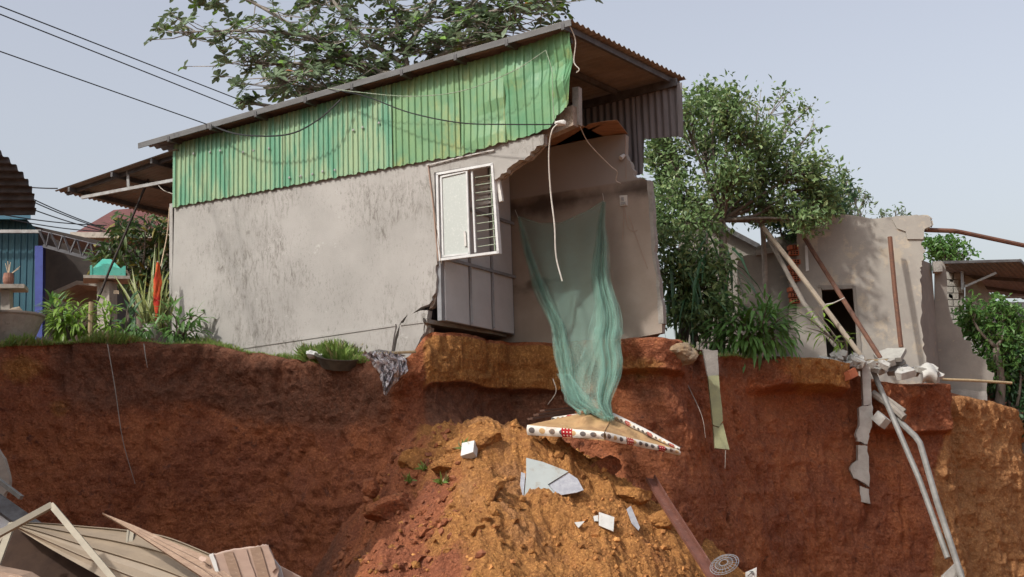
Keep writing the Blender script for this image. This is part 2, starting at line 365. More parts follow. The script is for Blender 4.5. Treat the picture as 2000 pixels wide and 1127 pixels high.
# ------------------------------------------------------------------ slumped heap
RX = [(-3.9, .0), (-3.4, .6), (-2.9, 1.3), (-2.4, 1.95), (-2.1, 2.45), (-1.75, 2.95), (-1.4, 3.12), (-.9, 3.16), (-.45, 3.14), (.1, 3.06), (.45, 2.95), (.8, 2.75), (1.25, 2.45), (1.85, 2.0), (2.6, 1.25), (3.3, .65), (4.2, .1), (5, -.3)]
RY = [(-3.8, 22.0), (-1.5, 21.9), (-.45, 20.9), (.45, 20.9), (1.3, 21.2), (2, 21.6), (4, 22.)]
def moundz(x, y):
    xw = x + .45 * fbm(np.stack([y * 0, y, x * .3], -1), 1.3, 3, 57)
    rz = np.interp(xw, *zip(*RX)); ry = np.interp(x, *zip(*RY)); p = np.stack([x, y, x * 0 + 7.7], -1)
    warp = .35 * fbm(p, .7, 3, 51)
    dd = ry - y + warp
    z = rz - np.where(dd > 0, dd * .52 + .5 * _st(dd, .55, .9) * _g(x, .35, .8) + .35 * _st(dd, 1.2, 1.5) * _g(x, -1.3, .7), dd * -.05)
    z = z + .20 * fbm(p, .9, 3, 52) + .20 * fbm(p, 1.9, 3, 53, ridge=True) + .10 * fbm(p, 4.5, 4, 54, ridge=True, gain=.6) + .05 * fbm(p, 12, 3, 55)
    rough = _st(x, .2, 1.4) * .35 + .65
    return z - .12 + .02 * rough * fbm(p, 34, 2, 56)
gx, gy = np.meshgrid(np.linspace(-3.9, 4.9, 520), np.linspace(15.2, 23.2, 440), indexing='ij')
mz = moundz(gx, gy)
mo = grid('soil_heap', np.stack([gx, gy, mz], -1), 'soil'); tag(mo, kind='structure')
nz = fbm(np.stack([gx, gy, gx * 0], -1), .9, 4, 61); nz2 = fbm(np.stack([gx, gy, gx * 0], -1), 2.6, 3, 62)
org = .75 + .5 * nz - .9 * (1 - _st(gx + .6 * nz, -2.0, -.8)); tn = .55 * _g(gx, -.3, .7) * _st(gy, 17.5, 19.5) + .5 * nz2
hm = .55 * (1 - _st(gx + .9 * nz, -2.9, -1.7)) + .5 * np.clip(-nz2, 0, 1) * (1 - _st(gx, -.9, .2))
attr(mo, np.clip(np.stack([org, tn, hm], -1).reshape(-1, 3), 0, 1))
def mpt(px, py):
    r = ray(px, py); k = np.linspace(15.6, 23, 700) / r.y
    hit = np.nonzero(EYE.z + r.z * k < moundz(r.x * k, r.y * k))[0]
    return EYE + r * float(k[hit[0]]) if len(hit) else at(px, py, 20.5)
mat('clod', (.46, .22, .075), (.31, .135, .052), sc=3, bump=.5, bsc=30, isl=.25, rough=.95, spec=.1)
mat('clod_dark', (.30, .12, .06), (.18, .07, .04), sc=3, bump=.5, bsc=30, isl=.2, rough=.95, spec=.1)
def scatter(name, n, xr, yr, dens, sz, m, seed, zf=moundz, col=None):
    r = np.random.default_rng(seed); x = r.uniform(*xr, n); y = r.uniform(*yr, n); k = r.random(n) < dens(x, y); x, y = x[k], y[k]; z = zf(x, y)
    bm = bmesh.new(); bmesh.ops.create_icosphere(bm, subdivisions=1, radius=1); a = np.array([v.co[:] for v in bm.verts]); f = np.array([[v.index for v in q.verts] for q in bm.faces]); bm.free()
    keep = r.permutation(len(a)); s = sz[0] * (sz[1] / sz[0]) ** (r.random(len(x)) ** 2.2)
    V = a[None] * (1 + .35 * r.normal(size=(len(x), len(a), 1))).clip(.55, 1.5) * s[:, None, None] * np.array([1, 1, .8]) + np.stack([x, y, z + s * .1], -1)[:, None]
    Fs = (f[None] + (np.arange(len(x)) * len(a))[:, None, None]).reshape(-1, 3)
    o = mk(name, V.reshape(-1, 3), Fs, m)
    if col: attr(o, np.tile(col, (len(o.data.vertices), 1)))
    return tag(o, kind='stuff')
tag(scatter('soil_clods', 5200, (-2.6, 4.2), (15.8, 21.5), lambda x, y: .12 + .88 * _st(x, .1, .9) * (1 - _st(y, 19.8, 20.8)), (.010, .055), 'clod', 71), 'loose orange clods crumbled over the soil heap', 'soil')
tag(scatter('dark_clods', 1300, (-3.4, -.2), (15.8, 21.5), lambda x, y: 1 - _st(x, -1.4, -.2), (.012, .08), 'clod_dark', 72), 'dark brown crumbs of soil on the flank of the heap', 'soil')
SOILC = {'clod': (.8, .15, 0), 'clod_dark': (.35, 0, .35)}
tag(scatter('earth_lumps', 300, (-2.4, 2.6), (16.2, 21.3), lambda x, y: .35 + .5 * _g(x, -1.2, 1.), (.04, .12), 'soil', 74, col=(.75, .2, 0)), 'scattered larger lumps of earth over the soil heap', 'soil')
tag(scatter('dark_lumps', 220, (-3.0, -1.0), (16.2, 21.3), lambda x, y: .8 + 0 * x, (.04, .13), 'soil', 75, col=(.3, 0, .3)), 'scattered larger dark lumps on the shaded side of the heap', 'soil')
def boulder(px, py, r, m, label, seed, flat=.8, up=0., Y=None):
    p = mpt(px, py) if Y is None else at(px, py, Y)
    o = chunk('soil_boulder', (p.x, p.y, p.z + up - .35 * r[2]), r, m, seed=seed, flat=flat, sub=4, rough=.30); attr(o, np.tile(SOILC[m], (len(o.data.vertices), 1))); o.data.materials[0] = MATS['soil']; tag(o, label, 'boulder', 'lumps of earth on the heap')
boulder(812, 893, (.28, .24, .2), 'clod', 'tall wedge of orange earth left of the white block', 3, up=.02)
boulder(872, 905, (.24, .2, .12), 'clod', 'low flat orange lump of earth under the white block', 4)
boulder(725, 940, (.17, .18, .18), 'clod_dark', 'small dark brown lump of earth at the edge of the heap', 5)
boulder(770, 985, (.42, .3, .26), 'clod_dark', 'large dark brown lump of earth on the shaded heap flank', 6)
boulder(935, 855, (.5, .38, .3), 'clod', 'broad orange crest block of earth above the white block', 7, up=-.02)
boulder(1232, 960, (.34, .28, .24), 'clod', 'blocky orange lump of earth beside the rusty steel strip', 8)
boulder(1175, 905, (.3, .28, .2), 'clod_dark', 'dark lump of earth under the patterned mattress', 9)
boulder(1290, 1010, (.34, .26, .16), 'clod', 'flat orange lump of earth below the grey tile shard', 10)
boulder(950, 960, (.24, .22, .2), 'clod', 'rounded orange lump of earth left of the big tile sheet', 11)
# ================================================================== the broken house
H = Fr(at(335, 640, 25.0), at(850, 560, 22.2))
hu = lambda px, py, off=0.: H.uv(px, py, off)
b = NB('plaster'); v = b.pos(); vs_ = b.pos((3.4, 3.4, 1.0)); c = b.mix(b.ramp(b.noise(.8, 6, .6, v), .3, .7), (0.367, 0.352, 0.333), (0.301, 0.290, 0.273))
m1 = b.ramp(b.noise(.55, 6, .65, v), .46, .60); s1 = b.ramp(b.noise(3.6, 11, .82, vs_, .9), .46, .66)
c = b.mix(b.math('MULTIPLY', m1, b.math('MULTIPLY', s1, .95)), c, (0.138, 0.125, 0.110))
s2 = b.math('MULTIPLY', b.ramp(b.noise(13, 7, .8, b.pos((2.2, 2.2, .9))), .53, .64), b.ramp(b.noise(1.1, 5, .7, v), .36, .6)); c = b.mix(b.math('MULTIPLY', s2, .8), c, (0.163, 0.155, 0.139))
c = b.mix(b.ramp(b.noise(4, 4, .7, v), .64, .75), c, (0.423, 0.411, 0.387))
b.bump(b.math('ADD', b.noise(60, 5, .7, v), b.math('MULTIPLY', b.noise(7, 6, .7, vs_), .8)), .35, .012); b.fin(c, .9, .15)
mat('concrete', (0.306, 0.289, 0.264), (0.221, 0.208, 0.191), sc=4, bump=.7, bsc=35, bd=.02, c3=(0.153, 0.128, 0.102), sc3=7, lo3=.6, hi3=.75)
mat('broken', (.33, .27, .22), (.22, .17, .13), sc=9, bump=.9, bsc=40, bd=.03)
mat('green_mint', (.085, .25, .155), (.135, .29, .18), sc=2.2, stretch=(3, 3, .6), rough=.5, spec=.4, bump=.15, bsc=7, c3=(.25, .345, .20), sc3=1.3, lo3=.42, hi3=.64)
mat('green_faded', (.15, .27, .125), (.095, .23, .125), sc=1.3, stretch=(1.5, 1.5, .8), rough=.5, spec=.4, bump=.25, bsc=5, c3=(.29, .31, .11), sc3=.75, lo3=.47, hi3=.70)
mat('green_deep', (.085, .225, .115), (.14, .265, .125), sc=1.5, rough=.5, spec=.4, bump=.3, bsc=5, c3=(.25, .29, .10), sc3=.9, lo3=.50, hi3=.66)
mat('grey_sheet', (.19, .18, .19), (.13, .12, .125), sc=2, stretch=(3, 3, .5), rough=.6, bump=.1, bsc=10)
mat('verge_grey', (.12, .12, .122), (.085, .083, .083), sc=2, stretch=(1, 1, 3), rough=.6, bump=.1, bsc=10)
mat('roof_under', (.26, .235, .215), (.19, .165, .15), sc=1.6, rough=.8, bump=.15, bsc=14, c3=(.24, .15, .11), sc3=2, lo3=.6, hi3=.7)
mat('steel_dark', (.10, .10, .105), (.06, .055, .055), sc=6, rough=.6, bump=.1)
mat('steel_pale', (0.336, 0.344, 0.344), (0.240, 0.232, 0.224), sc=5, rough=.5, bump=.1)
mat('alu', (0.592, 0.600, 0.600), (0.496, 0.496, 0.488), sc=5, rough=.35, spec=.5, bump=.05)
mat('plywood', (.30, .16, .085), (.22, .115, .065), sc=2.5, stretch=(1, 4, 1), rough=.8, bump=.15)
mat('panel_grey', (.47, .47, .48), (.41, .41, .42), sc=2, rough=.6, bump=.1, bsc=6)
mat('batten_grey', (.24, .245, .26), (.18, .185, .195), sc=4, rough=.6, bump=.1)
mat('white_plastic', (0.576, 0.560, 0.528), (0.440, 0.424, 0.400), sc=8, rough=.5, bump=.05)
mat('cable_black', (.02, .02, .022), rough=.6, bump=0)
mat('cable_white', (0.510, 0.480, 0.435), (0.375, 0.345, 0.300), sc=9, rough=.6, bump=0)
mat('bar_green', (.16, .23, .13), (.30, .32, .27), sc=14, rough=.5, bump=0)
mat('rust', (.16, .075, .048), (.10, .055, .042), sc=7, rough=.85, bump=.3, c3=(.22, .11, .06), sc3=20)
mat('pipe_brown', (.36, .24, .18), (.28, .2, .16), sc=9, rough=.7, bump=.1)
b = NB('frosted_glass'); v = b.pos(); c = b.mix(b.ramp(b.noise(30, 4, .7, v), .5, .7), (.42, .45, .43), (.52, .54, .52)); b.fin(c, .3, .5)
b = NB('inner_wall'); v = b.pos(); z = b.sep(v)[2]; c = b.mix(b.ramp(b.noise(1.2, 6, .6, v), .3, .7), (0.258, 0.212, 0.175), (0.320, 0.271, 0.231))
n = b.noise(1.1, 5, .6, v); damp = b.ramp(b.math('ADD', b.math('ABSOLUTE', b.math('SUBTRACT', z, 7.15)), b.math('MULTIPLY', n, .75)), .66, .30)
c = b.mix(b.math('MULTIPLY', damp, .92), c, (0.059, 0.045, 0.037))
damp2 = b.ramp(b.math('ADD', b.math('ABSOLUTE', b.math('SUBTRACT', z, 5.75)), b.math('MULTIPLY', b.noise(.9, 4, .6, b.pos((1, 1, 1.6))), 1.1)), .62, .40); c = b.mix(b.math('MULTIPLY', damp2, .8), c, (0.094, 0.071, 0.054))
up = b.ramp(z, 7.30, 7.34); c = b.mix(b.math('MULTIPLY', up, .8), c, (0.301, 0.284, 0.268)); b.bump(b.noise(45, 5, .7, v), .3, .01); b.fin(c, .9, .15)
house = thing('broken_house', 'grey plastered house torn open above the cliff, green metal cladding under its roof', 'house', H.W(2.5, PZ - .3))
TH = H.n * .13
def hslab(name, pts, off, m, T, parent=house): return MB().prism([H.P(x, y, off) for x, y in pts], T).build(name, m, parent)
out = [(333, 720), (500, 735), (640, 735), (761, 722), (766, 690), (771, 660), (783, 628), (797, 613), (787, 632), (776, 662), (771, 690), (768, 722)]
out += jag([(800, 698), (820, 672), (834, 638), (836, 606)], 2.5, 3, 1) + [(822, 606), (805, 613), (822, 600)] + jag([(838, 594), (850, 572), (853, 545), (851, 522), (853, 512)], 1.8, 3, 2)
out += [(848, 337), (961, 317), (966, 350)] + jag([(967, 351), (985, 338), (1000, 322), (1030, 306), (1046, 290), (1062, 279)], 3, 4, 3) + [(1062, 262), (940, 279), (840, 300), (341, 386)]
fw = hslab('front_wall', out, 0, 'plaster', TH)
pl = [(333, 694), (440, 684), (773, 636), (768, 662), (764, 690), (759, 722), (640, 736), (333, 724)]
hslab('plinth', pl, -.022, 'plaster', H.n * .02)
pl2 = [(781, 634.5), (829, 629)] + jag([(829, 629), (828, 650), (810, 684), (795, 700)], 1.5, 3, 5) + [(770, 722), (773, 690), (778, 660)]
hslab('plinth', pl2, -.022, 'plaster', H.n * .02)
hslab('plinth_ledge', [(440, 681), (772, 632.5), (772, 637), (440, 686)], -.035, 'plaster', H.n * .03)
hslab('plinth_ledge', [(783, 631), (831, 625.5), (830, 630), (782, 636)], -.035, 'plaster', H.n * .03)
# raw broken ends of the masonry
hslab('broken_edge', jag([(1062, 277), (1046, 292), (1030, 308), (1000, 324), (985, 340), (972, 352)], 2, 3, 8) + jag([(984, 350), (1002, 333), (1036, 314), (1054, 296), (1070, 280)], 2.5, 3, 9), .128, 'broken', H.n * .05)
hslab('broken_edge', jag([(834, 640), (820, 672), (800, 698)], 1, 3, 8) + jag([(815, 712), (830, 690), (838, 668), (842, 640)], 2.5, 3, 9), .06, 'broken', H.n * .10)
hslab('broken_edge', jag([(838, 604), (840, 592), (850, 574), (853, 545)], 1, 3, 8) + jag([(857, 548), (854, 575), (845, 600)], 1.5, 3, 9), .06, 'broken', H.n * .10)
# ------------------------------------------------------------------ window
win = hslab('window', [(847, 337), (961, 317), (974, 494), (862, 509)], .10, 'steel_dark', H.n * .004) if False else thing('window', None, None, H.P(905, 500, .04)); 
COL.objects.unlink(win); win.location = Vector((0, 0, 0)); link(win, house, H.P(905, 500, .04))
def hbar(name, a, b_, w, m, parent, off=.0, d=None): return MB().bar(H.P(*a, off), H.P(*b_, off), w, d or w, up=H.n if abs(a[0] - b_[0]) < abs(a[1] - b_[1]) else (0, 0, 1)).build(name, m, parent)
fr_ = MB()
for a, b_ in (((856, 341), (860, 510)), ((854, 341), (965, 321)), ((963, 320), (975, 495)), ((858, 508), (977, 493))): fr_.bar(H.P(*a, .03), H.P(*b_, .03), .042, .09, up=H.n)
fr_.build('frame', 'alu', win)
sash = MB()
for a, b_ in (((862, 347), (866, 502)), ((861, 346), (914, 334)), ((912, 334), (917, 498)), ((865, 501), (918, 495))): sash.bar(H.P(*a, .02), H.P(*b_, .02), .03, .035, up=H.n)
sash.build('sash', 'alu', win)
hslab('pane', [(863, 348), (911, 337), (916, 496), (867, 500)], .022, 'frosted_glass', H.n * .006, win)
hbar('sash', (922, 333), (929, 493), .03, 'alu', win, .05)
hslab('handle', [(905, 452), (909, 451), (911, 480), (907, 481)], -.005, 'white_plastic', H.n * .02, win)
for k in range(6): hslab('curtain_slat', [(930, 346 + k * 10), (958, 341 + k * 10), (958, 347 + k * 10), (930, 352 + k * 10)], .45, 'white_plastic', H.n * .01, win)
for k in range(10):
    y = 346 + k * 15; hbar('security_bar', (926 + k * .7, y + 1), (966 + k * .75, y - 5), .012, 'bar_green', win, .09)
hbar('security_bar', (957, 322), (967, 492), .016, 'bar_green', win, .10)
hslab('torn_jamb', [(968, 352), (974, 350), (981, 392), (975, 394)], .06, 'white_plastic', H.n * .06, win)
MB().tube([H.P(836, 322, -.02), H.P(846, 400, -.02), H.P(852, 470, -.02), H.P(856, 510, -.02)], .012).build('conduit', 'pipe_brown', house)
MB().tube([H.P(834, 323, -.03), H.P(900, 307, -.03), H.P(965, 293, -.03)], .012).build('conduit', 'white_plastic', house)
MB().bar(H.P(838, 330, -.012), H.P(862, 515, -.012), .012, .012).build('window_trim', 'broken', house)
# ------------------------------------------------------------------ green cladding, sheet by sheet
ctop = ipl([hu(x, y) for x, y in ((335, 288), (345, 283), (552, 226), (765, 166), (900, 128), (985, 104), (1070, 78), (1132, 60))])
cb_ = ipl([hu(x, y) for x, y in ((335, 407), (342, 405), (552, 367), (765, 328), (850, 313), (900, 306), (985, 280), (1060, 258), (1080, 250), (1093, 226), (1112, 212), (1122, 150), (1132, 64))])
edges = [342, 552, 765, 897, 985, 1131]; mats = ['green_mint', 'green_mint', 'green_faded', 'green_faded', 'green_deep']
ue = [hu(x, 250)[0] for x in edges]
def warpf(k):
    def f(x, z):
        a = (0.0, 0.0, .012, .03, .06)[k]
        return a * float(vnoise(np.array([x * 2.3, z * 3.1, k * 1.]))) - (.05 if k == 4 else 0) * max(0, (x - ue[4])) ** 2 * (1 if k == 4 else 0)
    return f
def jb(k):
    return lambda x: min(cb_(x) + .012 * math.sin(x * 31 + k) + .008 * math.sin(x * 77), ctop(x) - .01)
for k in range(5):
    corr('cladding_sheet', H, -.035 - .006 * (k % 2), ue[k], ue[k + 1] + (.06 if k < 4 else 0), ctop, jb(k), mats[k], house, pitch=(.105, .105, .13, .13, .15)[k], amp=.024, rows=(3, 3, 5, 8, 12)[k], warp=warpf(k))
scr = MB()
for x, y in ((378, 300), (410, 297), (430, 294), (475, 297), (495, 294), (525, 290), (565, 347), (587, 344), (610, 340), (630, 335), (654, 332), (690, 254), (708, 249), (740, 240)):
    p = H.P(x, y, -.07); scr.lathe(p, [(.0, -.012), (.02, -.008), (.024, 0), (.012, .004)], 8, axis=H.n)
scr.build('roofing_screws', 'steel_pale', house)['kind'] = 'stuff'
MB().bar(H.P(342, 292, -.05), H.P(341, 405, -.05), .06, .05, up=H.n).build('corner_trim', 'green_mint', house)
# dark ring beam behind the foot of the torn cladding
hslab('ring_beam', [(940, 302), (1062, 270), (1120, 244), (1118, 205), (1060, 225), (940, 262)], .10, 'broken', H.n * .16)
# ------------------------------------------------------------------ roof
RL = H.P(270, 280, -.32); RR = H.P(1115, 38, -.32); DN = H.n * 3.75
E2 = at(1342, 154, RR.y + 3.2); bd = (E2 - RR); bd.z = (E2 - RR).z
roof = corrq('roof', RR, RR + bd, RL, RL + Vector((bd.x * 1., bd.y, bd.z)), 'roof_under', house, waves=24, amp=.022, nv=10)
ru = (RR - RL); rn = ru.cross(bd).normalized(); rn = rn if rn.z > 0 else -rn
MB().bar(RL - rn * .05, RR - rn * .05, .02, .10, up=rn).build('verge_flashing', 'verge_grey', roof)
for x, y in ((1100, 52), (990, 84), (890, 114), (785, 144), (688, 173), (597, 199), (500, 224), (412, 247), (330, 271)):
    p = H.P(x, y, -.32); s_ = (p - RL).dot(ru) / ru.length_squared; q = RL + ru * s_ - rn * .085
    MB().bar(q - bd.normalized() * .02, q + bd * .985, .055, .10, up=rn).build('purlin', 'steel_dark', roof)
e0 = RR - rn * .19 - ru.normalized() * .10
MB().bar(RL + ru * .08 + H.n * .36 - rn * .19, RR - ru * .02 + H.n * .36 - rn * .19, .06, .10, up=rn).build('rafter', 'steel_dark', roof)
# far rafter and grey rear cladding
KO = 3.2
MB().bar(H.P(1120, 210, KO - .06), H.P(1322, 160, KO - .06), .06, .14).build('rear_beam', 'steel_dark', house)
MB().bar(H.P(700, 318, KO - .06), H.P(1120, 210, KO - .06), .06, .14).build('rear_beam', 'steel_dark', house)
kt = ipl([hu(x, y, KO) for x, y in ((600, 335), (1120, 206), (1332, 158))]); kb = ipl([hu(x, y, KO) for x, y in ((600, 690), (1140, 690), (1226, 400), (1236, 345), (1256, 340), (1259, 272), (1332, 266))])
ku = [hu(x, 250, KO)[0] for x in (700, 1000, 1145, 1243, 1325)]
for k in range(4): corr('rear_sheet', H, KO + .004 * (k % 2), ku[k], ku[k + 1] + .03, kt, kb, 'grey_sheet', house, pitch=.13, amp=.03, rows=2, prof='sine')
MB().bar(H.P(1327, 162, KO - .05), H.P(1330, 268, KO - .05), .09, .02, up=H.n).build('corner_trim', 'grey_sheet', house)
# concrete post stub left standing
MB().bar(H.P(1128, 246, .30), H.P(1127, 172, .30), .11, .12, up=H.n).build('post_stub', 'concrete', house)
# ------------------------------------------------------------------ the room
BO = 2.45
bw = [(930, 720), (930, 300), (1052, 292), (1180, 266), (1220, 262)] + jag([(1222, 264), (1221, 300), (1233, 322), (1240, 345), (1262, 352), (1268, 380), (1272, 440), (1276, 500), (1284, 545), (1287, 600), (1293, 632)], 2.2, 4, 11) + [(1293, 650), (1200, 668)]
hslab('back_wall', bw, BO, 'inner_wall', H.n * .13)
hslab('broken_edge', jag([(1263, 352), (1270, 440), (1274, 500), (1282, 545), (1286, 632)], 1.2, 5, 12) + jag([(1296, 632), (1288, 545), (1279, 500), (1276, 440), (1270, 352)], 2.2, 5, 13), BO - .006, 'concrete', H.n * .13)
# left partition of grey panels, running back from the front wall
c0 = H.P(1008, 655, BO); PF = Fr(c0, c0 - H.n); 
if PF.n.dot(H.u) > 0: PF.n = -PF.n
def pw(d, z, off=0.): return c0 - H.n * d + Vector((0, 0, z - c0.z)) - H.u * off
zt = H.P(1052, 292, BO).z; fl = PZ
MB().prism([pw(0, fl - .03, .03), pw(2.4, fl - .03, .03), pw(2.4, zt, .03), pw(0, zt, .03)], -H.u * .08).build('partition', 'batten_grey', house)
for d0, d1 in ((.06, .78), (.82, 1.52), (1.56, 2.3)):
    for z0, z1 in ((fl - .02, fl + .98), (fl + 1.03, fl + 1.95), (fl + 2.0, zt - .02)):
        MB().prism([pw(d0, z0, .008), pw(d1, z0, .008), pw(d1, z1, .008), pw(d0, z1, .008)], -H.u * .02).build('partition_panel', 'panel_grey', house)
for z in (1.0, 1.97): MB().bar(pw(0, fl + z, -.02), pw(2.3, fl + z, -.02), .035, .05).build('batten', 'batten_grey', house)
for d in (.8, 1.54): MB().bar(pw(d, fl, -.02), pw(d, zt, -.02), .035, .03).build('batten', 'batten_grey', house)
# ceiling board and floor slab
cz = H.P(1180, 266, BO).z
MB().prism([onz(x, y, cz) for x, y in jag([(1040, 322), (1065, 296), (1150, 243), (1205, 235)], 2, 3, 4) + [(1226, 262), (1180, 267), (1052, 297)]], (0, 0, .012)).build('ceiling_board', 'plywood', house)
MB().prism([H.W(0.3, cz + .0, .15), H.W(hu(1050, 300)[0], cz, .15), H.W(hu(1050, 300)[0], cz, BO), H.W(.3, cz, BO)], (0, 0, .012)).build('ceiling_board', 'plywood', house)
fs = [(826, 620), (838, 623), (900, 634), (960, 644), (1010, 656), (1080, 656), (1150, 650), (1230, 640), (1300, 634)]
MB().prism([onz(x, y, PZ) for x, y in jag(fs, 1.5, 3, 6)] + [onz(1296, 634, PZ) + Vector((0, 1.4, 0)), onz(840, 622, PZ) + Vector((0, 2.5, 0))], (0, 0, -.07)).build('floor_slab', 'concrete', house)
# switch box, lamp holder and loose wires in the room
sw = hslab('switch_box', [(1210, 382), (1224, 381), (1225, 401), (1211, 402)], BO - .03, 'white_plastic', H.n * .03)
for a in (((1213, 385), (1218, 385), (1218, 392), (1213, 392)), ((1212, 394), (1221, 394), (1221, 399), (1212, 400))): hslab('socket', list(a), BO - .045, 'steel_pale', H.n * .016, sw)
lh = MB().tube([H.P(1212, 309, BO - .09), H.P(1219, 303, BO - .02)], .045, 10, .03).build('lamp_holder', 'white_plastic', house)
for pts in ([(1217, 402), (1218, 425), (1216, 470)], [(1219, 402), (1225, 440), (1235, 452), (1245, 450)], [(1228, 420), (1245, 470), (1265, 525)], [(1222, 262), (1222, 300), (1223, 350)]):
    MB().tube(catmull([H.P(x, y, BO - .012) for x, y in pts], 4), .005, 4).build('wall_wire', 'pipe_brown', house)
# ------------------------------------------------------------------ canopy on the far side of the house
can = thing('window', None, None, (0, 0, 0)); can.name = 'canopy'; COL.objects.unlink(can); link(can, house, H.P(240, 400, .5))
C1 = H.P(107, 372, -.1); C2 = H.P(345, 290, -.1); cw = H.n * 4.2
corrq('canopy_sheet', C1, C1 + cw, C2, C2 + cw, 'roof_under', can, waves=34, amp=.02, nv=3)
cu = (C2 - C1)
for f in (.12, .48, .8): MB().bar(C1 + cu * f - Vector((0, 0, .07)), C1 + cu * f + cw - Vector((0, 0, .07)), .05, .09).build('purlin', 'steel_dark', can)
t0, t1 = H.P(160, 386, .1), H.P(345, 351, .1); MB().bar(t0, t1, .05, .06).build('truss_chord', 'steel_pale', can)
MB().bar(H.P(251, 366, .1), H.P(250, 334, .1), .05).build('truss_post', 'steel_pale', can)
MB().bar(C1 + cu * .04 + H.n * .2 - Vector((0, 0, .06)), C2 + H.n * .2 - Vector((0, 0, .06)), .05, .07).build('rafter', 'steel_dark', can)
MB().tube(catmull([H.P(305, 357, .3), H.P(320, 372, .3), H.P(342, 380, .1)], 5), .008, 5).build('loose_wire', 'cable_white', can)
hslab('side_wall', [(330, 740), (331, 398), (337, 397), (337, 740)], .13, 'plaster', H.n * 2.3)
# ------------------------------------------------------------------ cables strung along the house
def cable(pts, r, m, label, fr=None, off=-.45, sub=8):
    P = [H.P(p[0], p[1], p[2] if len(p) > 2 else off) for p in pts]
    o = MB().tube(catmull(P, sub), r, 6).build('cable', m); return tag(o, label, 'cable')
cable([(405, 243, -.3), (470, 263), (560, 263), (620, 235), (665, 195, -.32)], .014, 'cable_black', 'black cable sagging in one loop under the left half of the roof edge')
cable([(668, 178, -.34), (720, 190), (800, 220), (900, 240), (1000, 243), (1085, 243, -.15)], .010, 'cable_black', 'thin black cable drooping along the green sheets to the torn corner')
cable([(640, 172, -.34), (700, 180), (800, 188), (900, 178), (1000, 140), (1066, 98, -.12)], .007, 'bar_green', 'pale twisted wire rising along the green cladding to its top corner')
cable([(1066, 98, -.14), (1078, 140, -.2), (1080, 200, -.2), (1084, 242, -.15)], .006, 'bar_green', 'thin dull wire dropping along the torn edge of the green sheets')
cable([(1092, 240, -.12), (1078, 256, -.2), (1072, 300, -.1), (1075, 370, 0), (1083, 440, 0), (1086, 500, 0), (1098, 549, 0)], .0125, 'cable_white', 'long white cable dangling in front of the open room')
cable([(1112, 48, -.3), (1124, 80, -.15), (1121, 120, -.12), (1131, 135, -.1), (1126, 142, -.1)], .009, 'cable_white', 'short pale wire dangling at the torn roof corner')
cable([(1132, 245, .4), (1150, 280, 1.), (1190, 322, 1.6), (1205, 335, 1.8), (1203, 352, 1.9), (1212, 358, 2.0)], .008, 'cable_white', 'thin pale wire hanging off the ceiling board into the room')
o = chunk('foam_scrap', H.P(1094, 241, -.1), (.1, .06, .06), 'white_plastic', seed=4); tag(o, 'small white scrap caught at the torn corner of the green sheets', 'scrap')
# ================================================================== the ruin on the right
mat('ruin_plaster', (0.332, 0.311, 0.278), (0.275, 0.255, 0.233), sc=1.4, bump=.3, bsc=30, bd=.01, c3=(0.389, 0.341, 0.278), sc3=1.9, lo3=.52, hi3=.60, rough=.92, spec=.12)  # pale patches put dappled light and texture into the plaster colour
mat('ruin_shade', (0.255, 0.234, 0.208), (0.196, 0.178, 0.162), sc=1.3, bump=.3, bsc=30, c3=(0.306, 0.264, 0.204), sc3=2.6, lo3=.58, hi3=.68, rough=.92, spec=.12)  # darker copy of the ruin plaster, wall shade put into its colour
mat('brick', (.42, .145, .075), (.34, .11, .06), sc=9, bump=.3, bsc=60, rough=.9, spec=.15, isl=.12)
mat('hole_shade', (.015, .014, .014), rough=1, spec=0., bump=0)
mat('block_grey', (.34, .33, .30), (.27, .26, .24), sc=6, bump=.6, bsc=40, bd=.02)
mat('pvc', (.22, .215, .205), (.15, .145, .135), sc=5, rough=.5, bump=.05)
mat('bamboo', (0.357, 0.272, 0.162), (0.281, 0.208, 0.123), sc=6, stretch=(3, 3, .6), rough=.6, bump=.1)
mat('pole_tan', (.36, .30, .235), (.28, .235, .185), sc=5, rough=.75, bump=.15)
mat('pole_pale', (.26, .23, .20), (.19, .17, .15), sc=5, rough=.75, bump=.15)
mat('moss_paint', (.30, .31, .175), (.24, .245, .15), sc=5, bump=.5, bsc=30, c3=(.19, .17, .12), sc3=8, lo3=.6, hi3=.72)
mat('slab_white', (.43, .415, .39), (.33, .315, .29), sc=5, bump=.6, bsc=30, bd=.02, c3=(0.173, 0.144, 0.115), sc3=6, lo3=.6, hi3=.72)
Q = Fr(at(1480, 600, 29.0), at(1810, 600, 28.4))
ruin = thing('ruined_house', 'roofless cream plastered house ruin with a doorway, its wall broken off at the cliff edge', 'ruin', Q.P(1700, 700))
def qslab(name, pts, off, m, T, parent=ruin): return MB().prism([Q.P(x, y, off) for x, y in pts], T).build(name, m, parent)
wp = [(1556, 740), (1556, 440)] + jag([(1560, 432), (1590, 421), (1650, 419), (1700, 427), (1740, 424), (1790, 419), (1812, 420)], 1.5, 4, 21) + jag([(1818, 424), (1822, 440), (1812, 447), (1806, 450), (1804, 468), (1798, 476), (1808, 488), (1800, 510), (1797, 530), (1801, 580), (1800, 640), (1806, 690), (1811, 735)], 3.2, 6, 22) + [(1811, 770), (1680, 770), (1667, 559), (1604, 562), (1622, 770)]
qslab('front_wall', wp, 0, 'ruin_plaster', Q.n * .14)
qslab('wall_cap', jag([(1742, 428), (1790, 420), (1816, 423), (1820, 440), (1806, 447), (1803, 467)], 1, 3, 23) + [(1772, 467), (1769, 452), (1752, 446)], -.035, 'ruin_plaster', Q.n * .034)
qslab('door_trim', [(1665, 559), (1671, 558), (1684, 700), (1677, 700)], -.02, 'ruin_shade', Q.n * .12)
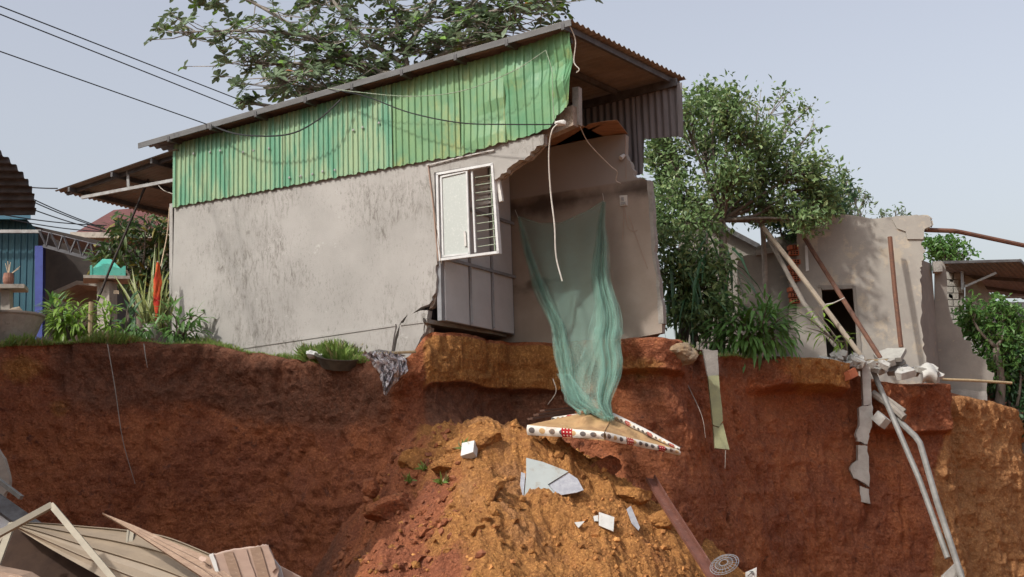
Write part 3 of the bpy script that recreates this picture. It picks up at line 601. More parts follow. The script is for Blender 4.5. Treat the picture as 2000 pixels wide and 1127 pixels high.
qslab('door_trim', [(1598, 562), (1604, 561), (1606, 566), (1667, 563), (1667, 557), (1598, 557)], -.02, 'ruin_shade', Q.n * .12)
ua, ub = Q.uv(1575, 600)[0], Q.uv(1760, 600)[0]; zc = Q.P(1700, 505).z; zf = Q.P(1700, 720).z
MB().prism([Q.W(ua, zf, 2.8), Q.W(ub, zf, 2.8), Q.W(ub, zc, 2.8), Q.W(ua, zc, 2.8)], Q.n * .12).build('inner_wall', 'ruin_shade', ruin)  # unseen closed room added behind the doorway to keep it dark
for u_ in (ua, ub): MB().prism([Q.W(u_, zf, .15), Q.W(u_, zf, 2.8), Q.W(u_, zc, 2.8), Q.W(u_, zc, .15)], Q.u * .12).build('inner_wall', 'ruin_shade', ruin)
MB().prism([Q.W(ua, zc, .145), Q.W(ub + .12, zc, .145), Q.W(ub + .12, zc, 2.9), Q.W(ua, zc, 2.9)], (0, 0, .1)).build('dark_room_lid', 'ruin_shade', ruin)
# return wall running back from the broken end
e0 = Q.P(1800, 740, .02); e1 = Q.P(1803, 488, .02)
sdir = H.n * 1.78
sp = [e0 + Vector((0, 0, -.6)), e0 + sdir + Vector((0, 0, -.6)), Vector((e0 + sdir).xy.to_3d()) + Vector((0, 0, e1.z - .02)), e0.xy.to_3d() + Vector((0, 0, e1.z - .12))]
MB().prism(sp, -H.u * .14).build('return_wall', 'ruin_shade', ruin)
R2 = Fr(e0 + sdir, e0 + sdir + Q.u)
def rslab(name, pts, off, m, T, parent=ruin): return MB().prism([R2.P(x, y, off) for x, y in pts], T).build(name, m, parent)
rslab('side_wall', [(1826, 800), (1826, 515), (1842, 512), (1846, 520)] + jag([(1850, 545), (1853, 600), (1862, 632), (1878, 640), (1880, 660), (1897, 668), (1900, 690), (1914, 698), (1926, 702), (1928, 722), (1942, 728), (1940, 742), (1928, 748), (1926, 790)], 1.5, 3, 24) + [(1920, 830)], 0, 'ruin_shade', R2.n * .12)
rslab('footing', jag([(1836, 762), (1880, 760), (1926, 764), (1930, 790), (1880, 800), (1838, 795)], 2, 3, 25), -.10, 'concrete', R2.n * .1)
rslab('beam_stub', [(1822, 511), (1840, 510), (1841, 530), (1824, 531)], -.25, 'concrete', R2.n * .25)
# hollow bricks laid bare at the corner
def brick_at(px, py, seed, parent):
    r = random.Random(seed); p = Q.P(px, py, -.02); L, hgt, dp = .2, .09, .16
    o = MB(); o.box(p, L, dp, hgt, .1 + r.uniform(-.12, .12)); b_ = o.build('brick', 'brick', parent)
    hs = MB()
    for i in (-1, 0, 1):
        for j in (-1, 1): hs.box(p + Vector((i * .058, -dp / 2 - .001, j * .021)), .038, .012, .026, .1)  # near-black blocks stand in for the shade inside the brick holes
    hs.build('hollow', 'hole_shade', b_)
for k, y in enumerate((484, 495, 512, 523, 534, 545, 566, 577, 588)): brick_at(1550 + (k % 3) * 2 - 2, y, k, ruin)
qslab('brick_pier', [(1541, 740), (1541, 480), (1558, 474), (1558, 740)], .04, 'ruin_shade', Q.n * .16)
qslab('pier_sheet', [(1572, 480), (1577, 478), (1580, 528), (1574, 530)], -.06, 'alu', Q.n * .01)
qslab('recess_wall', [(1440, 740), (1440, 512)] + jag([(1452, 500), (1474, 497), (1476, 484), (1500, 470), (1541, 455), (1556, 452)], 1.5, 3, 26) + [(1556, 740)], .42, 'ruin_shade', Q.n * .12)
qslab('lintel', jag([(1476, 488), (1500, 484), (1556, 478)], 1, 3, 27) + [(1556, 486), (1476, 499)], .36, 'concrete', Q.n * .06)
# gabled shed behind the trees
G = Fr(at(1340, 600, 31.2), at(1480, 600, 30.8))
shed = thing('gabled_shed', 'low plastered shed with a dark sloping roof behind the trees', 'shed', G.P(1410, 650))
MB().prism([G.P(x, y) for x, y in ((1325, 740), (1325, 440), (1362, 418), (1474, 482), (1474, 740))], G.n * 2.5).build('wall', 'ruin_shade', shed)
a_, b_, dd = G.P(1358, 410, -.3), G.P(1482, 476, -.3), G.n * 3
corrq('roof', a_, a_ + dd, b_, b_ + dd, 'roof_under', shed, waves=22, amp=.02, nv=2)
a2 = G.P(1300, 440, -.3); corrq('roof', a_, a_ + dd, a2, a2 + dd, 'roof_under', shed, waves=22, amp=.02, nv=2)
MB().bar(a_ - Vector((0, 0, .06)), b_ - Vector((0, 0, .06)), .04, .1).build('barge_board', 'steel_dark', shed)
# open metal shed at the right edge
sh = thing('open_shed', 'open shed with a dark metal roof on a block wall at the right', 'shed', at(1900, 640, 33))
A_, B_, C_, D_ = at(1822, 513, 31), at(1992, 509, 31), at(2075, 600, 37), at(1905, 565, 37)
corrq('roof', A_, B_, D_, C_, 'grey_sheet', sh, waves=16, amp=.015, nv=2)
MB().bar(A_, B_, .05, .06).build('eave_bar', 'steel_dark', sh); MB().bar(B_, C_, .05, .08).build('verge_bar', 'steel_dark', sh)
for f in (.35, .7): MB().bar(A_.lerp(D_, f) - Vector((0, 0, .06)), B_.lerp(C_, f) - Vector((0, 0, .06)), .05, .08).build('purlin', 'steel_dark', sh)
MB().bar(at(1884, 560, 31.5), at(1946, 533, 31.3), .05).build('brace', 'steel_pale', sh)
MB().bar(at(1880, 566, 31.5), at(1879, 530, 31.5), .05).build('post', 'steel_pale', sh)
MB().bar(at(1838, 518, 31.2), at(1851, 517, 31.2), .07).build('rafter_end', 'steel_pale', sh)
MB().bar(at(1918, 581, 34), at(2010, 580, 34), .05).build('tie_bar', 'steel_pale', sh)
MB().prism([at(x, y, 33) for x, y in ((1840, 720), (1840, 531), (1884, 531), (1884, 720))], (0, .15, 0)).build('wall', 'ruin_shade', sh)
for r in range(9):
    for cidx in range(2):
        x0 = 1842 + cidx * 21 - (10 if r % 2 else 0); y0 = 534 + r * 13
        if x0 < 1840: x0 = 1842
        MB().prism([at(x, y, 32.94) for x, y in ((x0, y0), (x0 + 19, y0), (x0 + 19, y0 + 11.5), (x0, y0 + 11.5))], (0, .07, 0)).build('block', 'block_grey', sh)
MB().prism([at(x, y, 33) for x, y in ((1885, 720), (1885, 538), (1900, 545), (1924, 580), (1924, 720))], (.3, .3, 0)).build('pilaster', 'block_grey', sh)
MB().prism([at(x, y, 38) for x, y in ((1915, 760), (1915, 590), (2120, 590), (2120, 760))], (0, .15, 0)).build('rear_wall', 'steel_dark', sh)
# ------------------------------------------------------------------ props, poles, pipes
def pole(name, pts, r, m, label, cat, r1=None, seg=8):
    o = MB().tube([at(*p) for p in pts], r, seg, r1).build(name, m, smooth=False); return tag(o, label, cat)
pole('prop_pole', [(1468, 405, 28.4), (1570, 592, 27.8), (1652, 703, 27.3)], .048, 'pole_pale', 'pale jointed pole leaning out of the tree, its foot behind the other poles', 'pole')
pole('prop_pole', [(1490, 443, 27.9), (1560, 532, 27.6), (1690, 706, 27.1)], .05, 'pole_tan', 'long tan pole slanting across the dark doorway into the rubble', 'pole')
pole('prop_pole', [(1570, 463, 28.6), (1650, 590, 27.9), (1720, 700, 27.3)], .05, 'rust', 'rusty brown steel pole slanting from the brick pier into the rubble', 'pole')
pole('prop_pole', [(1738, 463, 28.15), (1748, 570, 28.0), (1760, 678, 27.9)], .05, 'rust', 'upright rusty steel pole against the cream wall', 'pole')
pole('steel_bar', [(1806, 449, 28.5), (1862, 451, 28.6), (1880, 454, 28.7), (2040, 488, 29.2)], .05, 'rust', 'bent rusty bar jutting from the top of the ruined wall', 'bar')
pole('bamboo_stick', [(1840, 741, 27.9), (1900, 743, 28), (1976, 748, 28.2)], .028, 'bamboo', 'thin pale bamboo stick jutting out past the stepped wall', 'stick')
pole('wire', [(1600, 597, 27.6), (1628, 592, 27.5), (1649, 582, 27.6)], .012, 'cable_white', 'short white wire tied between two poles at the doorway', 'wire')
pole('pipe', [(1704, 722, 27.2), (1740, 806, 26.8), (1796, 937, 26.2), (1851, 1090, 25.6)], .055, 'pvc', 'straight grey pipe sliding down the cliff from the rubble', 'pipe')
pole('pipe', [(1745, 812, 26.95), (1788, 853, 26.5), (1797, 866, 26.4), (1830, 980, 25.9), (1884, 1145, 25.3)], .06, 'pvc', 'grey pipe with an elbow bend hanging beside the straight pipe', 'pipe')
pole('pipe_stub', [(1704, 768, 27.1), (1740, 792, 26.9), (1766, 816, 26.7)], .075, 'pole_pale', 'short thick pale pole end sticking out under the rubble', 'pole')
pole('pipe_stub', [(1722, 772, 27.1), (1745, 788, 26.95), (1767, 804, 26.8)], .055, 'pole_pale', 'short thin pole end sticking out above the thicker one', 'pole')
hc = thing('hanging_column', 'broken white concrete column dangling down the red cliff from the rubble', 'column', at(1690, 975, 26.9))
def cslab(name, pts, Y, m, parent, t=.16): return MB().prism([at(x, y, Y) for x, y in pts], (0, t, 0)).build(name, m, parent)
cslab('upper_post', [(1683, 706), (1699, 704), (1703, 790), (1687, 792)], 26.8, 'slab_white', hc)
cslab('segment', jag([(1678, 796), (1703, 790), (1706, 815), (1700, 840), (1698, 852)], 2, 3, 31) + jag([(1694, 868), (1675, 862), (1672, 848), (1679, 825)], 2, 3, 32), 26.8, 'slab_white', hc)
cslab('segment', jag([(1676, 869), (1694, 871), (1697, 900), (1699, 930), (1698, 951)], 1.5, 3, 33) + jag([(1688, 943), (1668, 934), (1661, 918), (1666, 905), (1676, 898)], 1.5, 3, 34), 26.78, 'slab_white', hc)
cslab('segment', jag([(1680, 949), (1697, 955), (1700, 984)], 1, 3, 35) + jag([(1682, 980), (1680, 965)], 1, 3, 36), 26.82, 'slab_white', hc)
for x in (1684, 1696): MB().tube([at(x - 1, 780, 26.88), at(x - 4, 860, 26.88), at(x - 6, 945, 26.88), at(x - 4, 975, 26.88)], .012, 5).build('reinforcing_bar', 'rust', hc)
st = thing('concrete_strip', 'long concrete strip with flaking olive paint hanging over the cliff edge', 'beam', at(1410, 878, 23.1))
cslab('bare_end', jag([(1373, 682), (1402, 684), (1404, 732)], 1.5, 3, 41) + [(1383, 736)], 23.35, 'concrete', st, .12)
cslab('painted_length', jag([(1383, 735), (1404, 733), (1412, 822)], .8, 3, 42) + jag([(1404, 834), (1393, 830)], 1, 3, 43), 23.33, 'moss_paint', st, .12)
cslab('painted_length', jag([(1393, 832), (1404, 836), (1412, 826), (1425, 878), (1397, 875)], .8, 3, 44), 23.3, 'moss_paint', st, .12)
# ------------------------------------------------------------------ rubble on the edge
def slab_piece(px, py, Y, sz, m, label, seed, rot=None, cat='concrete piece', group='broken concrete on the cliff edge', name='concrete_piece'):
    r = random.Random(seed); p = at(px, py, Y); n = r.randint(5, 7); pts = []
    for k in range(n):
        a = 2 * math.pi * k / n + r.uniform(-.3, .3); pts.append(Vector((math.cos(a) * sz[0] / 2 * r.uniform(.75, 1.1), math.sin(a) * sz[1] / 2 * r.uniform(.75, 1.1), 0)))
    R = Matrix.Rotation(r.uniform(-.4, .4) if rot is None else rot[0], 3, 'Y') @ Matrix.Rotation(r.uniform(-.4, .4) if rot is None else rot[1], 3, 'X') @ Matrix.Rotation(r.uniform(0, 3), 3, 'Z')
    o = MB().prism([p + R @ q for q in pts], R @ Vector((0, 0, -sz[2]))).build(name, m); return tag(o, label, cat, group)
slab_piece(1742, 690, 27.3, (.75, .6, .09), 'block_grey', 'large tilted grey slab at the foot of the upright rusty pole', 1, (-.3, .5))
slab_piece(1628, 704, 26.5, (.75, .5, .16), 'slab_white', 'long whitish slab at the left end of the rubble on the edge', 2, (.25, .35))
slab_piece(1766, 722, 27.0, (.52, .4, .14), 'slab_white', 'thick white block lying on the rubble beside the bent sheet', 3, (-.1, .4))
slab_piece(1655, 724, 26.4, (.35, .3, .16), 'brick', 'broken brick lump in the rubble beside the hanging column', 4)
slab_piece(1727, 812, 26.7, (.45, .3, .2), 'slab_white', 'white broken lump caught behind the grey pipe', 5, (.7, .3))
RB = random.Random(5)
for k in range(46):
    x = RB.uniform(1612, 1830); y = 694 + (x - 1612) / 218 * 36 + RB.uniform(-14, 7); s_ = RB.uniform(.12, .4)
    slab_piece(x, y, 26.35 + (x - 1612) / 218 * 1.1 + RB.uniform(-.1, .25), (s_, s_ * .8, RB.uniform(.05, .13)), RB.choice(['slab_white', 'concrete', 'slab_white', 'block_grey', 'concrete']), 'small broken concrete piece in the rubble along the cliff edge', 100 + k, (RB.uniform(-.5, .5), RB.uniform(.1, .9)))
for k, (a, b_) in enumerate((((1640, 705), (1735, 703)), ((1690, 716), (1762, 700)), ((1668, 690), (1700, 712)))):
    o = MB().bar(at(*a, 27.1), at(*b_, 27.2), .08, .035).build('plank', ('bamboo', 'rust', 'pole_pale')[k]); tag(o, ('tan batten lying level across the rubble', 'rusty flat bar lying across the rubble', 'short pale batten wedged among the rubble')[k], 'plank')
o = grid('bent_sheet', np.array([[tuple(at(1797 + 28 * i / 8 + 6 * math.sin(j / 3.), 716 + 34 * j / 8 - 8 * math.sin(i / 8 * 3.1) , 27.3 - .25 * math.sin(j / 8 * 2.5))) for i in range(9)] for j in range(9)]), 'slab_white'); tag(o, 'curled pale sheet flapping over the cliff edge beside the white block', 'sheet')
pp = mpt(1855, 1105) if False else at(1855, 1108, 25.5)
o = chunk('concrete_block', pp - Vector((0, 0, .2)), (.27, .2, .3), 'concrete', seed=9, sub=3, rough=.12); tag(o, 'grey concrete block at the foot of the two grey pipes', 'block')
o = MB().prism([at(x, y, 28.0) for x, y in jag([(1834, 748), (1846, 750), (1842, 790), (1850, 830), (1836, 832), (1832, 790)], 2, 3, 46)], (0, .3, 0)).build('footing_stub', 'concrete'); tag(o, 'vertical jagged concrete footing under the end of the return wall', 'footing')
# ================================================================== left side: sheds, shrines, wires
mat('blue_sheet', (.014, .06, .085), (.02, .075, .10), sc=2, rough=.5, bump=.05)
mat('blue_paint', (.05, .07, .26), (.04, .055, .2), sc=4, rough=.7, bump=.1)
mat('truss_grey', (.105, .108, .12), (.075, .075, .082), sc=5, rough=.6, bump=.1)
mat('red_tile', (.13, .045, .04), (.09, .035, .032), sc=5, rough=.8, bump=.4, bsc=25, bd=.03)
mat('teal_paint', (.07, .38, .31), (.13, .45, .37), sc=5, rough=.7, bump=.2, c3=(.06, .20, .16), sc3=9, lo3=.55, hi3=.68)
mat('old_stone', (.40, .36, .31), (.30, .27, .235), sc=6, bump=.4, bsc=40, c3=(.17, .16, .13), sc3=5, lo3=.56, hi3=.7)
mat('terracotta', (.28, .14, .10), (.2, .1, .075), sc=9, bump=.3)
mat('flag_red', (.40, .018, .016), (.50, .10, .02), sc=7, stretch=(1, 1, .5), rough=.8, bump=.3)
mat('straw', (.60, .48, .34), (.5, .38, .27), sc=12, bump=.3)
mat('dark_wood_shade', (.045, .035, .03), (.03, .025, .022), sc=5, bump=.2)
mat('neigh_wall', (.38, .35, .31), (.3, .27, .24), sc=2, bump=.3)
# neighbour's house, its unseen tall body added to shade the left cliff; its torn roof reaches into view
nb = thing('neighbour_shade_house', 'neighbouring house with a dark torn corrugated roof reaching in at the left, its unseen body added to shade the cliff', 'house', (-11.5, 17.5, 0))
q0 = at(70, 420, 20.6); q1 = at(-6, 292, 19.7); e_ = q1 - q0; wdir = Vector((-6, .6, -.10))
corrq('torn_roof_sheet', q0, q0 + e_ * 1.0, q0 + wdir, q0 + e_ + wdir + Vector((0, 0, .3)), 'roof_dark' if 'roof_dark' in MATS else 'steel_dark', nb, waves=9, amp=.035, nv=8, sagf=lambda s, t: Vector((.18 * math.sin(s * 3.1), 0, .05 * math.sin(t * 9))))
ex, wx, yr_, zr_, ye, ze = -8.7, -16., 14.0, 14.6, 21.2, 8.75; yb = 13.4  # unseen body, roof slope shaped so its shadow stops at the cliff lip
for x in (ex - .3, wx + .3): MB().prism([Vector((x, yb + .1, 0)), Vector((x, ye - .5, 0)), Vector((x, ye - .5, ze + .2)), Vector((x, yr_, zr_ - .25)), Vector((x, yb + .1, zr_ - .4))], (-.2, 0, 0)).build('shade_gable_wall', 'neigh_wall', nb)
for y, z_ in ((yb + .1, zr_ - .4), (ye - .8, ze + .2)): MB().prism([Vector((ex - .5, y, 0)), Vector((wx + .3, y, 0)), Vector((wx + .3, y, z_)), Vector((ex - .5, y, z_))], (0, .2, 0)).build('side_wall', 'neigh_wall', nb)
for y1, z1 in ((ye, ze), (yb, zr_ - .3)): corrq('roof', Vector((ex, yr_, zr_)), Vector((wx, yr_, zr_)), Vector((ex, y1, z1)), Vector((wx, y1, z1)), 'grey_sheet', nb, waves=50, amp=.025, nv=2)
cslab2 = lambda name, pts, Y, m, parent, t=.1: MB().prism([at(x, y, Y) for x, y in pts], (0, t, 0)).build(name, m, parent)
cslab2('wall_remnant', jag([(-60, 840), (-8, 872), (10, 905), (18, 940), (8, 965), (-4, 985)], 3, 3, 52) + [(-60, 1000)], 20.2, 'old_stone', nb, .12)
# blue shed
bs = thing('blue_shed', 'teal blue metal shed with a bright blue post', 'shed', at(30, 640, 34))
BF = Fr(at(-60, 600, 34), at(80, 600, 34)); z0 = at(0, 680, 34).z
tp = ipl([BF.uv(x, y) for x, y in ((-120, 430), (52, 428), (78, 455))]); bt = lambda u_: z0
corr('wall_sheet', BF, 0, BF.uv(-120, 500)[0], BF.uv(77, 500)[0], tp, bt, 'blue_sheet', bs, pitch=.16, amp=.02, rows=1)
cslab2('post', [(68, 480), (84, 480), (82, 690), (68, 690)], 33.7, 'blue_paint', bs, .2)
MB().bar(at(-60, 452, 33.6), at(80, 452, 33.6), .06, .08).build('eave_bar', 'steel_pale', bs)
corrq('roof', at(-120, 428, 33.5), at(-120, 420, 40), at(60, 428, 33.5), at(60, 420, 40), 'blue_sheet', bs, waves=20, amp=.02, nv=2)
# open shed with a truss
os_ = thing('truss_shed', 'dark open shed with a steel truss under its roof beside the blue post', 'shed', at(140, 640, 35))
A_, B_ = at(76, 450, 33.4), at(205, 482, 33.4)
corrq('roof', A_, A_ + Vector((.6, 7, 0)), B_, B_ + Vector((.6, 7, 0)), 'grey_sheet', os_, waves=30, amp=.03, nv=2)
t0, t1 = at(84, 480, 33.5), at(200, 512, 33.5)
MB().bar(t0, t1, .05, .08).build('truss_chord', 'truss_grey', os_)
for k in range(5):
    f = (k + .3) / 5; MB().bar(t0.lerp(t1, f), A_.lerp(B_, min(1, f + .1)), .04).build('truss_web', 'truss_grey', os_); MB().bar(t0.lerp(t1, f), A_.lerp(B_, max(0, f - .08)), .04).build('truss_web', 'truss_grey', os_)
cslab2('back_wall', [(60, 700), (60, 440), (330, 500), (330, 700)], 38.5, 'dark_wood_shade', os_, .1)  # near-black shed walls, the interior's shade put into their colour
cslab2('side_wall', [(195, 700), (195, 478), (206, 482), (206, 700)], 33.6, 'dark_wood_shade', os_, 4.5)
pr = thing('porch', 'low pale porch roof inside the dark open shed', 'porch', at(150, 640, 36))
MB().prism([at(100, 570, 35), at(150, 548, 35), at(200, 552, 35), at(200, 560, 35), at(150, 556, 35), at(102, 578, 35)], (0, 1.5, 0)).build('roof_edge', 'old_stone', pr)
cslab2('wall', [(110, 690), (110, 572), (195, 562), (195, 690)], 36, 'neigh_wall', pr)
# red roofed house behind
rh = thing('red_roof_house', 'far house with a dull red hipped roof behind the mango tree', 'house', at(240, 640, 47))
MB().add([at(140, 458, 45), at(222, 410, 50), at(330, 400, 50), at(400, 460, 45), at(140, 458, 56), at(400, 460, 56)], [(0, 3, 2, 1), (0, 1, 4), (3, 5, 2), (1, 2, 5, 4)]).build('roof', 'red_tile', rh)
MB().prism([at(155, 700, 46), at(390, 700, 46), at(390, 458, 46), at(155, 458, 46)], (0, 6, 0)).build('wall', 'neigh_wall', rh)
MB().bar(at(138, 459, 45), at(402, 461, 45), .12, .18).build('fascia', 'old_stone', rh)
# teal topped shrine
sY = 26.4
sn = thing('shrine', 'shrine on a stone pillar with a hipped teal top', 'shrine', at(210, 700, sY))
p0, p1 = at(210, 700, sY), at(209, 552, sY); MB().bar(p0, p1, .27, .27, up=(0.3, 1, 0)).build('pillar', 'old_stone', sn)
pc = at(208, 546, sY); MB().box(pc, .86, .62, .06, .3).build('table_slab', 'old_stone', sn)
bl = MB(); R_ = Matrix.Rotation(.3, 3, 'Z')
for sx, sy, L in ((0, -1, .62), (0, 1, .62), (-1, 0, .5), (1, 0, .5)):
    pr_ = []; n_ = 12
    for k in range(n_ + 1):
        x = -L / 2 + L * k / n_; hgt = .15 + .09 * math.exp(-(x / (L * .22)) ** 2) + .05 * (abs(x) > L * .42); pr_.append((x, hgt))
    pts = [(-L / 2, .0)] + [(L / 2, 0)] + pr_[::-1]
    v3 = [pc + Vector((0, 0, .03)) + R_ @ (Vector((x, sy * .24, h)) if sx == 0 else Vector((sx * .31, x, h))) for x, h in pts]
    bl.prism(v3, R_ @ (Vector((0, .04, 0)) if sx == 0 else Vector((.04, 0, 0))))
bl.build('scalloped_bowl', 'teal_paint', sn)
hp_ = MB(); hv = [(-.29, -.22, .05), (.29, -.22, .05), (.29, .22, .05), (-.29, .22, .05), (-.29, -.22, .15), (.29, -.22, .15), (.29, .22, .15), (-.29, .22, .15), (-.08, -.03, .40), (.08, -.03, .40), (.08, .03, .40), (-.08, .03, .40)]
hp_.add([pc + R_ @ Vector(q) for q in hv], [(0, 1, 5, 4), (1, 2, 6, 5), (2, 3, 7, 6), (3, 0, 4, 7), (4, 5, 9, 8), (5, 6, 10, 9), (6, 7, 11, 10), (7, 4, 8, 11), (8, 9, 10, 11)])
hp_.build('hipped_top', 'teal_paint', sn)
cslab2('yellow_tag', [(222, 567), (232, 567), (232, 574), (222, 574)], sY - .3, 'straw', sn, .01)
# small altar with incense pot
al = thing('altar', 'small weathered stone altar table beside the concrete tub', 'altar', at(14, 640, 23.9))
MB().bar(at(14, 640, 23.9), at(13, 568, 23.9), .16, .18).build('pillar', 'old_stone', al); MB().box(at(13, 563, 23.9), .66, .5, .07, .2).build('table_slab', 'old_stone', al)
po = thing('incense_pot', 'small terracotta pot with burnt incense sticks on the stone altar', 'pot', at(16, 558, 23.9))
MB().lathe(at(16, 558, 23.9), [(.0, 0), (.06, 0), (.09, .06), (.095, .13), (.08, .22), (.07, .21), (.0, .18)], 14).build('pot', 'terracotta', po)
for k, (dx, dz) in enumerate(((-.06, .22), (-.02, .26), (.03, .24), (.18, .12), (.2, .16), (.01, .2))):
    p = at(16, 558, 23.9) + Vector((0, 0, .18)); MB().tube([p, p + Vector((dx, 0, dz))], .006, 4).build('incense_stick', 'straw', po)
tb = MB(); tc = at(12, 668, 23.3); tb.lathe(tc, [(.40, -.1), (.52, .2), (.60, .40), (.63, .43), (.63, .46), (.57, .46), (.5, .3), (.0, .2)], 28)
tag(tb.build('concrete_tub', 'old_stone', smooth=False), 'round grey concrete tub on the grass below the altar', 'tub')
hp = at(31, 616, 23.5); tag(MB().lathe(hp, [(.19, 0), (.1, .1), (.0, .17), ], 20, axis=(.5, -.3, 1)).build('conical_hat', 'straw'), 'pale conical straw hat beside the altar pillar', 'hat')
tag(MB().tube([at(176, 662, 24), at(178, 590, 24)], .045, 8).build('bamboo_stake', 'bamboo'), 'short upright bamboo stake in the bushes in front of the shrine', 'stake')
tag(MB().tube([at(150, 690, 26.0), at(215, 525, 25.95), at(290, 350, 25.9)], .026, 6).build('leaning_rod', 'dark_wood_shade'), 'long dark rod leaning across the shrine up to the canopy', 'rod')
tag(MB().tube(catmull([at(331, 405, 25.4), at(326, 460, 25.5), at(314, 520, 25.5)], 5), .012, 5).build('rope', 'straw'), 'thin rope hanging beside the plaster wall corner', 'rope')
fl_ = thing('furled_flag', 'furled red and yellow flag on a thin white staff by the wall', 'flag', at(306, 655, 24.6))
MB().tube([at(306, 655, 24.6), at(308, 510, 24.6)], .014, 6).build('staff', 'white_plastic', fl_)
fa = []
for j in range(24):
    t = j / 23; rr = .012 + .052 * math.sin(min(1, t * 1.15) * 3.0) ** .8 * (1 - .3 * t); c_ = at(308 - 2 * t, 512 + 118 * t, 24.55)
    fa.append([tuple(c_ + Vector((math.cos(a), math.sin(a), 0)) * rr * (1 + .35 * math.sin(a * 3 + t * 5) + .25 * math.sin(a * 5 + t * 23))) for a in np.linspace(0, 2 * math.pi, 17)])
grid('cloth', np.array(fa), 'flag_red', fl_)
bk = at(292, 662, 24.5); o = MB().lathe(bk, [(0, 0), (.10, 0), (.13, .26), (.14, .27), (.125, .27), (.09, .02)], 18).build('bucket', 'white_plastic'); tag(o, 'white plastic bucket in the plants by the wall corner', 'bucket')
# overhead lines
def wire(a, b_, r, d, label): tag(MB().tube(sag(a, b_, d), r, 5).build('overhead_wire', 'cable_black'), label, 'wire', 'overhead wires')
wire(at(-120, -35, 20), at(476, 198, 27.5), .011, .0, 'topmost black overhead wire running down to the roof edge')
wire(at(-120, -20, 20), at(466, 213, 27.4), .011, .0, 'second black overhead wire just under the topmost one')
wire(at(-120, 58, 20), H.P(405, 243, -.3), .010, .0, 'lowest of the three long wires, tied to the roof edge')
for k, (a, b_) in enumerate((((-20, 352), (112, 368)), ((30, 372), (205, 446)), ((30, 378), (208, 449)), ((20, 392), (205, 452)), ((10, 420), (208, 440)), ((20, 428), (200, 452)))):
    wire(at(*a, 30), at(*b_, 36 if k else 27), .014, .05, ('thin black wire reaching the tip of the grey canopy', 'upper wire of the tight pair sagging to the red roof', 'lower wire of the tight pair sagging to the red roof', 'single wire just below the tight pair, ending at the red roof', 'nearly level wire crossing above the blue shed', 'lowest wire skimming the blue shed roof')[k])
# ================================================================== net, mattress, fallen things
def netmat(name, col, a, tr=.5):
    b = NB(name); b.fin(col, .9, .1); t = b.n('BsdfTranslucent'); b.put(t.inputs[0], col); m1 = b.n('MixShader'); m1.inputs[0].default_value = tr
    b.t.links.new(b.b.outputs[0], m1.inputs[1]); b.t.links.new(t.outputs[0], m1.inputs[2])
    tp = b.n('BsdfTransparent'); m2 = b.n('MixShader'); m2.inputs[0].default_value = a
    b.t.links.new(tp.outputs[0], m2.inputs[1]); b.t.links.new(m1.outputs[0], m2.inputs[2]); b.t.links.new(m2.outputs[0], b.out.inputs[0])
netmat('net_single', (.28, .45, .39), .43, .4); netmat('net_fold', (.36, .58, .50), .24, .5)
net = thing('mosquito_net', 'sheer green mosquito net hanging from the broken room down to the mattress', 'net', H.P(1190, 816, .25))
noff = ipl([(390, 2.25), (440, 2.2), (560, 1.9), (640, 1.55), (720, 1.0), (820, .25)])
Lx = ipl([(392, 1012), (425, 1012), (500, 1030), (580, 1060), (640, 1080), (700, 1088), (765, 1097), (790, 1118), (818, 1172)])
Rx = ipl([(392, 1180), (440, 1173), (480, 1176), (560, 1188), (640, 1206), (720, 1201), (780, 1194), (818, 1196)])
topc = ipl([(0, 424), (.25, 438), (.5, 437), (.8, 414), (1, 393)])
arr = []
for j in range(61):
    row = []
    for i in range(81):
        s_ = i / 80; y = topc(s_) + (816 - topc(s_)) * j / 60; x = Lx(y) + (Rx(y) - Lx(y)) * s_
        o_ = noff(y) + .05 * math.sin(s_ * 21 + j * .04) * (.3 + j / 60) - .10 * math.sin(s_ * math.pi) * (j / 60)
        row.append(tuple(H.P(x, y, o_)))
    arr.append(row)
grid('sheer_panel', np.array(arr), 'net_single', net)
def fold(cl, wd, seed, layers=2, nf=4.5, amp=.06, front=.12, nm='gathered_fold'):
    y0, y1 = cl[0][1], cl[-1][1]; cx = ipl([(p[1], p[0]) for p in cl]); w_ = ipl(wd)
    for L in range(layers):
        r = random.Random(seed + L); ph = r.uniform(0, 6); a_ = []
        for j in range(71):
            y = y0 + (y1 - y0) * j / 70; row = []
            for i in range(61):
                s_ = i / 60 - .5; wig = .10 * math.sin(y * .05 + ph) ; x = cx(y) + w_(y) * (s_ + wig + .10 * math.sin(s_ * nf * 6.283 * .7 + y * .012 + ph)) + L * 2
                o_ = noff(y) - front - L * .04 + amp * math.sin(s_ * 6.283 * nf + ph + y * .015) * min(1, w_(y) / 15) + .02 * math.sin(y * .11 + s_ * 9)
                row.append(tuple(H.P(x, y + (6 * math.sin(i * .9 + seed) if j == 70 else 0), o_)))
            a_.append(row)
        grid(nm, np.array(a_), 'net_fold', net)
fold([(1012, 425), (1030, 500), (1062, 585), (1088, 640), (1098, 690), (1105, 740), (1122, 785), (1150, 805)], [(425, 3), (470, 12), (560, 20), (640, 26), (700, 28), (760, 26), (800, 44)], 3, 3)
fold([(1178, 394), (1172, 440), (1170, 500), (1178, 580), (1190, 640), (1190, 700), (1184, 750), (1180, 790), (1190, 818)], [(394, 4), (440, 12), (480, 22), (580, 36), (650, 46), (700, 46), (760, 36), (818, 14)], 9, 3, nf=5.5)
fold([(1176, 560), (1168, 620), (1155, 680), (1140, 740), (1130, 785)], [(560, 10), (640, 30), (720, 34), (785, 30)], 15, 1, nf=2, amp=.03, front=.18, nm='cross_fold')
fold([(1100, 730), (1128, 775), (1150, 795), (1185, 818)], [(730, 22), (780, 36), (818, 16)], 21, 2, nf=2.5, amp=.03, front=.2, nm='cross_fold')
